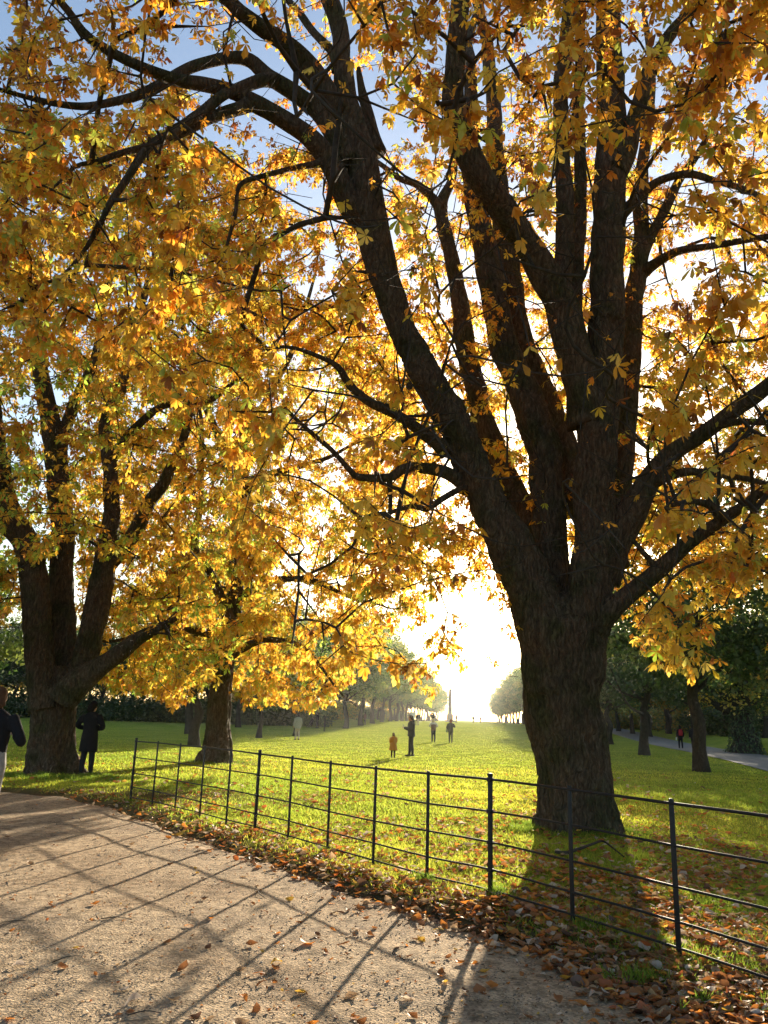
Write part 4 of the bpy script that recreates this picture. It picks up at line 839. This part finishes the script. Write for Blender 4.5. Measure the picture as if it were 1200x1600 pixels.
q = at(506, 1143, 84.0); p = gnd(506, 1143); o = empty('young_tree', p); tag(o, 'thin young tree tied to a stake out on the shaded lawn', 'tree')
a = Acc(); a.add(*tube(np.array([(0, 0, -0.1), (0.01, 0, 0.8), (-0.02, 0, 1.7), (0.03, 0.02, 2.6)]), [0.035, 0.03, 0.024, 0.012], 7)); a.obj('trunk', M_BARK2, o, True)
a = Acc(); a.add(*box((0.09, 0, 0.7), (0.06, 0.06, 1.6), 0, 0.005)); a.obj('stake', M_TWIG, o)
r_ = np.random.default_rng(4); n = 240; qq = r_.normal(0, 1, (n, 3)) * [0.35, 0.35, 0.55] + [0, 0, 2.5]; a = Acc()
stamp(a, TPL_S[0], euler_mats(r_.uniform(0, 6.28, n), r_.normal(0.4, 0.4, n), r_.normal(0, 0.5, n)), qq, GREENS[r_.integers(0, 5, n)]); tag(a.obj('crown', M_GREENLEAF, o), kind='stuff')

# ================================================================== ESTATE FENCE
POSTS = np.array([(-4.40, 15.2), (-3.83, 14.55), (-3.28, 13.9), (-2.71, 13.15), (-2.17, 12.45), (-1.66, 11.85), (-1.12, 11.15), (-0.56, 10.4), (0.0, 9.55), (0.55, 8.72), (1.09, 7.98), (1.63, 7.05), (2.17, 6.18), (2.68, 5.30), (3.15, 4.42), (3.6, 3.5), (4.0, 2.6), (4.4, 1.7)])
RAILS = (1.055, 0.77, 0.495, 0.255, 0.085)
fence = empty('iron_fence', (POSTS[0][0], POSTS[0][1], 0)); FO = np.array([POSTS[0][0], POSTS[0][1], 0])
tag(fence, 'black iron estate fence of thin posts and five rails along the leaf-strewn path edge', 'fence')
fz = lambda x, y: float(lawn_z(np.array(x), np.array(y)))
PZ = np.array([fz(*p) for p in POSTS]); PZ = np.convolve(np.r_[PZ[0], PZ, PZ[-1]], np.ones(3) / 3, 'valid') - 0.02
for k, (x, y) in enumerate(POSTS):
    dx, dy = POSTS[min(k + 1, len(POSTS) - 1)] - POSTS[max(k - 1, 0)]; rz = math.atan2(dy, dx); joint = k in (0, 5, 10, 15)
    a = Acc(); w, t = (0.042, 0.030) if joint else (0.040, 0.016); lean = rt.uniform(-0.006, 0.006)
    V, T, _ = box((0, 0, 0.40), (w, t, 1.36 + (0.03 if joint else 0.01)), rz, 0.004)
    V[:, 0] += lean * V[:, 2]
    a.add(V + np.array([x, y, PZ[k]]) - FO, T)
    if joint:
        for h in RAILS[:-1]:
            V, T, _ = box((0, 0, h), (0.062, 0.044, 0.036), rz, 0.008); a.add(V + np.array([x, y, PZ[k]]) - FO, T)
        V, T, _ = box((0, 0, 1.10), (0.048, 0.04, 0.024), rz, 0.008); a.add(V + np.array([x, y, PZ[k]]) - FO, T)
    a.obj('post', M_IRON, fence)
for h in RAILS:
    q = spline(np.column_stack([POSTS, PZ + h + np.array([rt.uniform(-0.006, 0.006) for _ in POSTS])]), 0.12)
    a = Acc(); a.add(*tube(q - FO, 0.0115 if h > 1 else 0.0095, 8)); a.obj('rail', M_IRON, fence, True)
#--SPLIT--

# ================================================================== FALLEN LEAVES
def dead_leaf(seed, wide=0.5):
    """one curled leaf blade with a ridged midrib, about 1 long"""
    r = np.random.default_rng(seed); V = []; nu = 5
    cur, cup, tw = r.uniform(-0.9, 0.9), r.uniform(0.1, 0.7), r.normal(0, 0.5)
    for i in range(nu):
        t = i / (nu - 1); w = wide * (0.06 + 0.94 * math.sin(math.pi * min(1, t ** 1.25)) ** 0.8) * 0.5
        for s in (-1, 0, 1):
            e = 1 + r.normal(0, 0.12) if s else 1
            V.append((t - 0.5, s * w * e, cur * ((t - 0.5) ** 2) + cup * abs(s) * w + tw * s * w * (t - 0.5) + r.normal(0, 0.015)))
    V = np.array(V); V[:, 2] -= V[:, 2].min(); T = []
    for i in range(nu - 1):
        for j in range(2):
            a = i * 3 + j; T += [(a, a + 3, a + 4), (a, a + 4, a + 1)]
    return V, np.array(T)
DEAD = [dead_leaf(100 + k, w) for k, w in enumerate((0.42, 0.5, 0.62, 0.38, 0.8, 0.55, 0.9, 0.45))]
FALL = np.array([(0.30, 0.12, 0.035), (0.55, 0.20, 0.035), (0.42, 0.27, 0.14), (0.12, 0.06, 0.03), (0.62, 0.38, 0.06), (0.55, 0.44, 0.33), (0.45, 0.13, 0.03)])
def litter(n, d0, d1, dens, size, p, name, label):
    S = scatter_screen(n, d0, d1); S = S[RNG.random(len(S)) < dens(S[:, 0], S[:, 1])]; n = len(S)
    b = behind(S[:, 0], S[:, 1]); lift = np.exp(-((b - 0.5) / 0.5) ** 2) * RNG.uniform(-0.02, 0.035, n) + 0.003
    z = np.where(b > 0, lawn_z(S[:, 0], S[:, 1]), 0.008) + lift + np.where(b > 0.9, 0.028, 0)
    M = euler_mats(RNG.uniform(0, 6.28, n), RNG.normal(0, 0.28, n), RNG.normal(0, 0.28, n)) * (RNG.uniform(0.45, 1.3, n) * size * (1 + S[:, 1] / 60))[:, None, None]
    col = np.clip(FALL[RNG.choice(7, n, p=p)] * RNG.uniform(0.7, 1.25, (n, 1)), 0, 0.9); ti = RNG.integers(0, 8, n); a = Acc(); pos = np.column_stack([S, z])
    for k in range(8): s = ti == k; stamp(a, DEAD[k], M[s], pos[s], col[s])
    return tag(a.obj(name, M_LITTER), label, 'leaves', kind='stuff')
def d_drift(x, y):
    b = behind(x, y); k = np.clip(1.15 - 0.03 * y, 0.5, 1)
    ragged = 0.22 * np.array([nz3(u * 0.9, v * 0.9, 5) for u, v in zip(x, y)])
    d = np.exp(-((b - 0.45 - ragged) / 0.55) ** 4) * k
    right = sstep(0.8, 2.0, x) * (1 - sstep(9, 16, y)) * (b > 0.3)
    return np.clip(d + 0.30 * right, 0, 1) * (x > -6.5)
def d_lawn(x, y):
    b = behind(x, y); cl = np.array([nz3(u * 0.55, v * 0.55, 2) + 0.6 * nz3(u * 1.7, v * 1.7, 4) for u, v in zip(x, y)])
    r = np.hypot(x - BIG[0] + 1.0, (y - BIG[1]) * 0.8); f = np.exp(-(r / 9.0) ** 2) + 0.5 * np.exp(-(np.hypot(x - MID[0], y - MID[1]) / 8) ** 2) + 0.4 * np.exp(-(np.hypot(x - LEFT[0], y - LEFT[1]) / 5) ** 2)
    wx = x - walk_x(y)
    f = f + 0.75 * np.exp(-(np.maximum(b, 0) / 2.6) ** 2) * (x > -4.5)
    return np.clip((0.35 + 1.1 * cl) * f * 1.1, 0.0, 1) * (b > 0.2) * (wx < 0) * (np.hypot(x - BIG[0], y - BIG[1]) > 0.9)
litter(36000, 4.6, 18, d_drift, 0.08, [0.28, 0.15, 0.20, 0.13, 0.04, 0.11, 0.09], 'leaf_litter', 'drift of brown and orange fallen leaves heaped under the fence')
litter(26000, 6.0, 34, d_lawn, 0.075, [0.24, 0.24, 0.18, 0.06, 0.09, 0.07, 0.12], 'leaf_litter', 'fallen leaves scattered over the lawn behind the fence')
litter(9000, 4.4, 18, lambda x, y: (behind(x, y) < -0.02) * (0.22 + 0.4 * np.exp(behind(x, y) / 0.6)), 0.026, [0.22, 0.10, 0.30, 0.16, 0.04, 0.14, 0.04], 'leaf_fragments', 'crumbs of dry leaf and stalk littering the path')

# whole leaves lying on the path: each a thing of its own
KINDS = [(1, 'orange'), (0, 'brown'), (2, 'tan'), (3, 'dark brown'), (4, 'yellow'), (5, 'pale bleached')]
def path_leaf(x, y, ci, ti, s, rz, label, group):
    key = ('dl', ti, ci)
    if key not in path_leaf.m: path_leaf.m[key] = mesh_np('fallen_leaf', DEAD[ti][0], DEAD[ti][1], None, M_LITTER, FALL[ci])
    o = link('fallen_leaf', path_leaf.m[key]); b = float(behind(x, y)); z = 0.010 + 0.014 * nz3(x * 0.9, y * 0.9) if b < 0 else fz(x, y) + 0.05
    o.location = (x, y, z); o.rotation_euler = (rt.uniform(-0.3, 0.3), rt.uniform(-0.3, 0.3), rz); o.scale = (s, s, s); tag(o, label, 'leaf', group)
path_leaf.m = {}
n_ = 0
while n_ < 190:
    inv = rt.uniform(1 / 16.5, 1 / 4.6); y = 1 / inv; x = y * math.tan(math.radians(rt.uniform(-27, 20))); b = float(behind(x, y))
    if b > -0.05 or rt.random() > 0.25 + 0.75 * math.exp(b / 0.8): continue
    ci, cn = KINDS[rt.choices(range(6), [0.22, 0.30, 0.22, 0.12, 0.05, 0.09])[0]]
    near = b > -0.8
    path_leaf(x, y, ci, rt.randrange(8), rt.uniform(0.045, 0.10), rt.uniform(0, 6.28), f'curled {cn} leaf lying on the gritty path ' + ('close to the drift under the fence' if near else 'out in the open'), f'{cn} leaves on the path ' + ('by the drift' if near else 'in the open')); n_ += 1
p = gnd(280, 1306); path_leaf(p[0], p[1], 4, 6, 0.20, 0.2, 'large bright yellow-orange leaf lying alone on the shadowed path bend', None)
for px, py in ((690, 1528), (480, 1478), (285, 1518), (210, 1570), (400, 1580), (930, 1560), (905, 1572), (990, 1560), (640, 1425), (560, 1455)):
    p = gnd(px, py); path_leaf(p[0], p[1], rt.choice((0, 1, 5)), rt.randrange(8), rt.uniform(0.11, 0.15), rt.uniform(0, 6.28), 'large curled leaf among the smaller ones on the open path', 'large leaves on the open path')
# fallen twigs
def stick(pts, r0, label, group=None):
    q = spline(np.array(pts), 0.03); a = Acc(); o = empty('twig', q[0]); a.add(*tube(q - q[0], np.linspace(r0, r0 * 0.4, len(q)), 6)); COL.objects.unlink(o); bpy.data.objects.remove(o)
    o = a.obj('twig', M_TWIG, None, True); o.location = q[0]; tag(o, label, 'twig', group)
for k in range(16):
    inv = rt.uniform(1 / 9, 1 / 4.7); y = 1 / inv; x = y * math.tan(math.radians(rt.uniform(-25, 8)))
    if float(behind(x, y)) > -0.1: continue
    a_ = rt.uniform(0, 6.28); L = rt.uniform(0.10, 0.26); c, s = math.cos(a_), math.sin(a_)
    stick([(x, y, 0.014), (x + c * L * .5 - s * .02, y + s * L * .5 + c * .02, 0.024), (x + c * L, y + s * L, 0.015)], rt.uniform(0.0025, 0.0045), 'thin dry leaf stalk lying on the path', 'stalks on the path')
pts = [gnd(px, py) + np.array([0, 0, h]) for px, py, h in ((868, 1338, .05), (885, 1340, .06), (905, 1337, .08), (925, 1332, .10), (942, 1328, .11), (958, 1334, .07), (975, 1344, .04))]
stick(pts, 0.022, 'crooked fallen branch on shaded grass at the foot of the massive chestnut')

# ================================================================== PEOPLE
CLOTH = {}
def cloth(name, c, rough=0.9): 
    if name not in CLOTH: CLOTH[name] = plain(name, c, rough=rough, var=0.2, scale=25, spec=0.15)
    return CLOTH[name]
SKIN = plain('skin', (0.42, 0.25, 0.18), rough=0.55, var=0.08)
def T_(acc, pts, k=12, off=0.0):
    """tube from rows (x,y,z,r) or (x,y,z,rx,ry)"""
    P = np.array([p[:3] for p in pts], float); r = np.array([p[3] for p in pts]) + off
    if len(pts[0]) == 5: acc.add(*tube(P, 1.0, k, True, None, np.array([(p[4] + off, p[3] + off) for p in pts])))
    else: acc.add(*tube(P, r, k, True))
def person(label, loc, H, rz, arms=None, step=(0.05, -0.05), jacket=None, hem=0.86, flare=0.02, trousers=None, shoes=None, hair=None, hairlen=1.50, hat=None, voxel=0.02, bulk=0.0, head_turn=0.0, head_nod=0.0, extras=None):
    s = H / 1.75; root = empty('person', (loc[0], loc[1], loc[2]), rz); tag(root, label, 'person'); root.scale = (s, s, s)
    arms = arms or [((-0.25, -0.02, 1.13), (-0.24, 0.08, 0.90)), ((0.25, -0.02, 1.13), (0.24, 0.08, 0.90))]
    legs = []
    for sd, st in ((-1, step[0]), (1, step[1])):
        legs.append([(sd * 0.085, 0.0, 0.90, 0.085), (sd * 0.092, st * 0.45 + 0.015, 0.50, 0.058), (sd * 0.095, st * 0.75 - 0.005, 0.30, 0.052), (sd * 0.095, st, 0.09, 0.038)])
    torso = [(0, 0, 0.84, 0.15, 0.105), (0, 0, 0.95, 0.165, 0.115), (0, 0.005, 1.08, 0.145, 0.10), (0, 0.01, 1.25, 0.165, 0.115), (0, 0, 1.38, 0.175, 0.11), (0, -0.005, 1.45, 0.12, 0.075), (0, 0, 1.49, 0.06, 0.06)]
    def arm(k, r0, r1, r2):
        sd = -1 if k == 0 else 1; e, w = arms[k]; return [(sd * 0.175, 0, 1.415, r0), (*e, r1), (*w, r2)]
    ht = head_turn; fwd = np.array([math.sin(-ht), math.cos(ht), -head_nod])
    hc = np.array([0, 0.025 + 0.05 * head_nod, 1.625])
    b = Acc(); T_(b, torso)
    for L in legs:
        T_(b, L); x, y = L[-1][0], L[-1][1]; T_(b, [(x, y - 0.04, 0.05, 0.036), (x, y + 0.06, 0.045, 0.038), (x, y + 0.15, 0.035, 0.028)])
    for k in (0, 1):
        T_(b, spline(np.array(arm(k, 0.052, 0.04, 0.028)), 0.06).tolist())
    T_(b, [(0, 0, 1.46, 0.055), (0, 0.012, 1.53, 0.052), (*(hc - [0, 0.01, 0.05]), 0.05)])
    hd = [(-0.125, 0.030), (-0.10, 0.058), (-0.05, 0.074), (0.0, 0.080), (0.05, 0.080), (0.09, 0.062), (0.115, 0.03)]
    T_(b, [(hc[0], hc[1] + (0.008 if z < -0.04 else 0), hc[2] + z, r, r * 1.16) for z, r in hd])
    nose = hc + fwd * 0.088; T_(b, [(*(nose + [0, 0, 0.02] - fwd * 0.01), 0.010), (*(nose + [0, 0, -0.02] + fwd * 0.012), 0.015)])
    sidev = np.array([fwd[1], -fwd[0], 0])
    for sg in (-1, 1):
        e = hc + sidev * sg * 0.080; T_(b, [(*(e + [0, 0, 0.028]), 0.012), (*(e + [0, 0, -0.03]), 0.012)])
    me = remeshed('body', b, voxel, SKIN, 2)
    # hands: palm and five unequal bent fingers, rooted in the wrist
    h = Acc()
    for k in (0, 1):
        e, w = np.array(arms[k][0]), np.array(arms[k][1]); d = (w - e) / np.linalg.norm(w - e); u = np.cross(d, [0, 0, 1.0]); u = u / max(np.linalg.norm(u), 1e-6) if np.linalg.norm(u) > 0.1 else np.array([0, 1.0, 0]); v = np.cross(u, d)
        T_(h, [(*(w - d * 0.02), 0.026), (*(w + d * 0.04), 0.034), (*(w + d * 0.085), 0.030)], 8)
        for j, (of, ln) in enumerate(((-0.028, 0.062), (-0.010, 0.078), (0.010, 0.074), (0.028, 0.058))):
            p0 = w + d * 0.08 + u * of; p1 = p0 + d * ln * 0.5; p2 = p1 + (d * 0.7 + v * 0.6) * ln * 0.5; T_(h, [(*p0, 0.0095), (*p1, 0.009), (*p2, 0.007)], 6)
        p0 = w + d * 0.025 + u * 0.030; T_(h, [(*p0, 0.012), (*(p0 + (u * 0.7 + d * 0.7) * 0.035), 0.010), (*(p0 + (u * 0.5 + d * 0.9 + v * 0.3) * 0.06), 0.008)], 6)
    hm = h.mesh('tmp'); bm = bmesh.new(); bm.from_mesh(me); bm.from_mesh(hm); bm.to_mesh(me); bm.free(); bpy.data.meshes.remove(hm)
    me.polygons.foreach_set('use_smooth', np.ones(len(me.polygons), bool)); link('body', me, root)
    if trousers:
        a = Acc()
        for L in legs: T_(a, spline(np.array(L), 0.08).tolist(), 12, 0.016)
        T_(a, [(0, 0, 0.80, 0.15, 0.11), (0, 0, 0.92, 0.172, 0.125), (0, 0, 1.05, 0.155, 0.11)], 14, 0.008); link('trousers', remeshed('trousers', a, voxel, trousers, 2), root)
    if jacket:
        a = Acc(); tt_ = [(x, y, z, rx + 0.022 + bulk, ry + 0.024 + bulk) for x, y, z, rx, ry in torso if z > 0.9]
        tt_ = [(0, 0, hem, 0.165 + flare + bulk, 0.125 + flare * 0.8 + bulk)] + [q for q in tt_ if q[2] > hem + 0.05]; T_(a, spline(np.array(tt_), 0.06).tolist(), 18)
        for k in (0, 1): 
            q = arm(k, 0.072, 0.057, 0.046); T_(a, [(*p[:3], p[3] + bulk * 0.6) for p in spline(np.array(q), 0.05).tolist()], 12)
        T_(a, [(0, -0.005, 1.44, 0.085), (0, 0.0, 1.51, 0.072)], 12); link('jacket', remeshed('jacket', a, voxel, jacket, 3), root)
    if shoes:
        for L in legs:
            x, y = L[-1][0], L[-1][1]; a = Acc(); T_(a, [(x, y - 0.075, 0.045, 0.038), (x, y - 0.02, 0.06, 0.05), (x, y + 0.08, 0.045, 0.046), (x, y + 0.17, 0.035, 0.034), (x, y + 0.19, 0.03, 0.015)], 10); a.obj('shoe', shoes, root, True)
    if hair:
        a = Acc(); T_(a, [(0, hc[1] - 0.012 - fwd[1] * 0.012, hc[2] + z, r, r * 1.12) for z, r in ((-0.035, 0.080), (0.02, 0.092), (0.07, 0.088), (0.105, 0.066), (0.128, 0.03))], 16)
        if hairlen < 1.55:
            bk = -fwd * 0.055; T_(a, [(*(hc + bk + [0, 0, 0.05]), 0.085, 0.06), (*(hc + bk * 1.3 + [0, 0, -0.06]), 0.098, 0.062), (*(hc + bk * 1.5 + [0, 0, (hairlen - 1.625) * 0.65]), 0.105, 0.055), (*(hc + bk * 1.5 + [0, 0, hairlen - 1.625]), 0.06, 0.03)], 14)
        link('hair', remeshed('hair', a, 0.016, hair, 1), root)
    if hat:
        a = Acc(); T_(a, [(0, hc[1] - 0.005, hc[2] + z, r, r * 1.12) for z, r in ((0.025, 0.094), (0.05, 0.098), (0.09, 0.088), (0.125, 0.062), (0.148, 0.02))], 18); a.obj('hat', hat, root, True)
    if extras: extras(root)
    return root
BLACK = cloth('black_cloth', (0.012, 0.012, 0.014)); NAVY = cloth('charcoal_cloth', (0.022, 0.022, 0.026)); GREYC = cloth('grey_cloth', (0.24, 0.23, 0.22)); DKSHOE = cloth('dark_shoe', (0.015, 0.013, 0.012), 0.5)
MUST = cloth('mustard_cloth', (0.42, 0.19, 0.03)); BRN = cloth('brown_hair', (0.07, 0.035, 0.018)); DKHAIR = cloth('dark_hair', (0.018, 0.013, 0.01)); BLONDE = cloth('blonde_hair', (0.55, 0.40, 0.20)); CREAM = cloth('cream_cloth', (0.62, 0.58, 0.52))
OLIVE = cloth('olive_cloth', (0.045, 0.042, 0.028)); RED = cloth('red_cloth', (0.42, 0.03, 0.04)); PALE = cloth('pale_jacket', (0.32, 0.33, 0.27)); BEIGE = cloth('beige_cloth', (0.45, 0.38, 0.28)); VEST = cloth('brown_vest', (0.12, 0.06, 0.04)); WHITEC = cloth('white_cloth', (0.75, 0.75, 0.72)); BROWNT = cloth('brown_tights', (0.05, 0.028, 0.022)); REDHAIR = cloth('auburn_hair', (0.20, 0.07, 0.035)); GREENBAG = cloth('green_bag', (0.16, 0.20, 0.09))

# walker cut by the left edge
q = at(-24, 1240, 9.9)
person('walker in black top and grey trousers with bent arm on the path', (q[0], q[1], 0.01), 1.84, 0.15, arms=[((-0.27, -0.10, 1.16), (-0.18, 0.16, 1.20)), ((0.33, -0.08, 1.15), (0.20, 0.17, 1.20))], step=(0.22, -0.16), jacket=BLACK, hem=0.92, flare=0.0, trousers=GREYC, shoes=DKSHOE, hair=BRN, voxel=0.016)
# man in the long coat
p = gnd(133, 1212)
person('man in long black coat and hat standing back-turned beside the forked chestnut', p, 1.80, -0.12, arms=[((-0.33, -0.02, 1.17), (-0.14, 0.20, 1.10)), ((0.32, -0.03, 1.16), (0.13, 0.20, 1.10))], step=(-0.04, 0.06), jacket=BLACK, hem=0.56, flare=0.05, trousers=NAVY, shoes=DKSHOE, hat=BLACK, hair=DKHAIR, voxel=0.016, head_turn=-0.5, bulk=0.015)
# child
p = gnd(614, 1184)
person('small child in mustard coat with brown hair standing on the sunlit lawn', p, 1.03, 0.2, arms=[((-0.22, 0.02, 1.16), (-0.16, 0.12, 0.98)), ((0.22, 0.02, 1.16), (0.16, 0.12, 0.98))], jacket=MUST, hem=0.52, flare=0.10, bulk=0.055, trousers=BROWNT, shoes=DKSHOE, hair=BRN, hairlen=1.5)
# man with telephone
def phone(root):
    a = Acc(); a.add(*box((0.02, 0.37, 1.27), (0.075, 0.012, 0.15), 0, 0.004)); a.obj('phone', DKSHOE, root)
    a = Acc(); T_(a, [(0, -0.10, 1.43, 0.09, 0.05), (0, -0.085, 1.52, 0.10, 0.06), (0, -0.04, 1.58, 0.06, 0.04)], 12); a.obj('hood', NAVY, root, True)
    a = Acc(); t = np.linspace(0, math.pi, 11); T_(a, [(0.10 * math.cos(u), 0.02, 1.64 + 0.125 * math.sin(u), 0.011) for u in t], 6); a.obj('headband', GREYC, root, True)
p = gnd(642, 1182)
person('man in dark hooded jacket looking down at a phone on the lawn beside the child', p, 1.78, math.radians(80), arms=[((-0.26, 0.04, 1.16), (-0.06, 0.30, 1.20)), ((0.26, 0.02, 1.16), (0.06, 0.30, 1.20))], step=(0.06, -0.06), jacket=NAVY, hem=0.84, bulk=0.03, trousers=BLACK, shoes=DKSHOE, hair=DKHAIR, head_nod=0.45, extras=phone)
# two women
def vest(root):
    a = Acc(); T_(a, [(0, 0, 0.86, 0.198, 0.158), (0, 0, 1.05, 0.182, 0.142), (0, 0.005, 1.28, 0.196, 0.152), (0, 0, 1.40, 0.16, 0.12)], 18); a.obj('vest', VEST, root, True)
p = gnd(677, 1160)
person('woman with blonde hair, cream sleeves and brown vest standing on the lawn', p, 1.70, 0.05, arms=[((-0.30, 0.0, 1.17), (-0.14, 0.22, 1.22)), ((0.30, 0.0, 1.17), (0.14, 0.22, 1.22))], jacket=CREAM, hem=0.95, trousers=BLACK, shoes=DKSHOE, hair=BLONDE, hairlen=1.36, extras=vest)
def bag(root):
    a = Acc(); a.add(*box((-0.30, 0.02, 0.90), (0.14, 0.30, 0.26), 0, 0.03)); a.obj('bag', GREENBAG, root, True)
    a = Acc(); T_(a, [(-0.24, 0.02, 1.02, 0.01), (-0.20, 0.02, 1.25, 0.01), (-0.13, 0.0, 1.50, 0.01)], 6); a.obj('strap', GREENBAG, root)
p = gnd(704, 1161)
person('woman with long brown hair, dark olive jacket and a green shoulder bag on the lawn', p, 1.68, -0.1, arms=[((-0.28, 0.0, 1.16), (-0.24, 0.14, 0.98)), ((0.30, 0.02, 1.19), (0.26, 0.20, 1.34))], step=(0.0, 0.02), jacket=OLIVE, hem=0.80, bulk=0.02, trousers=OLIVE, shoes=DKSHOE, hair=REDHAIR, hairlen=1.34, extras=bag)
# person by the tree in the left row
p = gnd(464, 1156)
person('person in pale jacket and beige trousers standing in front of a dark trunk', p, 1.76, 0.5, jacket=PALE, hem=0.74, flare=0.03, bulk=0.03, trousers=BEIGE, shoes=DKSHOE, hair=DKHAIR, hairlen=1.45)
# person with pushchair on the shaded lawn
q = at(496, 1130, 92.0); z = float(gz(q[0], q[1]))
person('dark-clothed person bending over a pushchair on the shaded lawn', (q[0], q[1], z), 1.70, 1.2, arms=[((-0.24, 0.16, 1.17), (-0.18, 0.42, 1.08)), ((0.24, 0.16, 1.17), (0.18, 0.42, 1.08))], jacket=BLACK, hem=0.82, trousers=NAVY, shoes=DKSHOE, hair=DKHAIR, voxel=0.024, head_nod=0.3)
o = empty('pushchair', (q[0] - 0.75, q[1] + 0.25, z), 1.2); tag(o, 'dark pushchair beside the bending person on the shaded lawn', 'pushchair')
a = Acc(); T_(a, [(0, -0.15, 0.42, 0.20, 0.14), (0, 0.05, 0.48, 0.22, 0.26), (0, -0.12, 0.80, 0.22, 0.12), (0, -0.05, 0.98, 0.17, 0.20)], 12); a.obj('seat', BLACK, o, True)
for sx in (-1, 1):
    a = Acc(); T_(a, [(sx * 0.22, 0.30, 0.10, 0.013), (sx * 0.23, -0.1, 0.55, 0.013), (sx * 0.22, -0.42, 1.05, 0.013)], 6); a.obj('frame', GREYC, o)
    for sy in (-0.28, 0.32):
        t = np.linspace(0, 2 * np.pi, 15); a = Acc(); a.add(*tube(np.stack([np.full(15, sx * 0.25), sy + 0.10 * np.cos(t), 0.115 + 0.10 * np.sin(t)], 1), 0.017, 6, False)); a.obj('wheel', DKSHOE, o, True)
a = Acc(); T_(a, [(-0.22, -0.42, 1.05, 0.014), (0, -0.43, 1.06, 0.014), (0.22, -0.42, 1.05, 0.014)], 6); a.obj('handle', DKSHOE, o)
# far strollers up the avenue
def far(px, Y, H, rz, label, j, t, **kw):
    q = at(px, 1125, Y); return person(label, (q[0], q[1], float(gz(q[0], q[1]))), H, rz, jacket=j, trousers=t, hair=DKHAIR, shoes=DKSHOE, voxel=0.03, **kw)
far(653, 118, 1.78, 0.2, 'far stroller in dark jacket and pale trousers next to the white notice board', NAVY, BEIGE, bulk=0.02)
far(676, 126, 1.75, 0.1, 'far stroller in dark jacket seen beyond the blonde woman', NAVY, GREYC, bulk=0.02)
far(570, 112, 1.68, 0.8, 'far walker in brownish coat between two trunks of the left avenue row', VEST, NAVY, hem=0.65)
far(739.5, 190, 1.78, 0.0, 'taller of two tiny silhouetted walkers in the glare of the avenue gap', NAVY, NAVY, bulk=0.03)
far(751, 205, 1.68, 0.0, 'shorter of two tiny silhouetted walkers in the glare of the avenue gap', NAVY, NAVY)
far(713, 165, 1.7, 0.3, 'tiny hazy walker beside the foot of the obelisk', GREYC, NAVY)
# walkers on the right
def pack(root):
    a = Acc(); T_(a, [(0, -0.20, 0.98, 0.13, 0.08), (0, -0.215, 1.12, 0.16, 0.10), (0, -0.21, 1.30, 0.155, 0.095), (0, -0.18, 1.44, 0.10, 0.05)], 14); k = a.obj('backpack', RED, root, True)
    a = Acc(); a.add(*box((-0.30, 0.0, 0.74), (0.06, 0.18, 0.22), 0, 0.02)); a.obj('carrier_bag', WHITEC, root)
p = gnd(1064, 1170)
person('walker in black with a red backpack and white bag on the walkway under the trees', p, 1.76, -0.15, step=(0.12, -0.14), jacket=BLACK, hem=0.84, trousers=BLACK, shoes=DKSHOE, hair=DKHAIR, hairlen=1.48, extras=pack)
q = at(1084.5, 1170, 59.0)
person('second dark walker mostly hidden by the thick leaning trunk on the walkway', (q[0], q[1], float(gz(q[0], q[1])) + 0.04), 1.78, -0.15, step=(-0.1, 0.12), jacket=NAVY, hem=0.8, trousers=BLACK, shoes=DKSHOE, hair=DKHAIR)

# ================================================================== HAZE
def haze_box():
    x0, x1, y0, y1, z0, z1 = -300.0, 330.0, -40.0, 520.0, -1.2, 26.0
    V = [(x0, y0, z0), (x1, y0, z0), (x1, y1, z0), (x0, y1, z0), (x0, y0, z1), (x1, y0, z1), (x1, y1, z1), (x0, y1, z1)]
    Qh = [(0, 3, 2, 1), (4, 5, 6, 7), (0, 1, 5, 4), (1, 2, 6, 5), (2, 3, 7, 6), (3, 0, 4, 7)]
    m, nt, out = new_mat('autumn_haze'); v = N(nt, 'ShaderNodeVolumePrincipled')
    v.inputs['Color'].default_value = (0.95, 0.94, 0.9, 1); v.inputs['Density'].default_value = HAZE; v.inputs['Anisotropy'].default_value = 0.65
    nt.links.new(v.outputs[0], out.inputs['Volume'])
    o = link('haze', mesh_np('haze', V, None, Qh, m)); tag(o, 'thin bright autumn haze filling the avenue', 'haze', kind='stuff'); o.display_type = 'WIRE'
HAZE = 0.00013
haze_box()
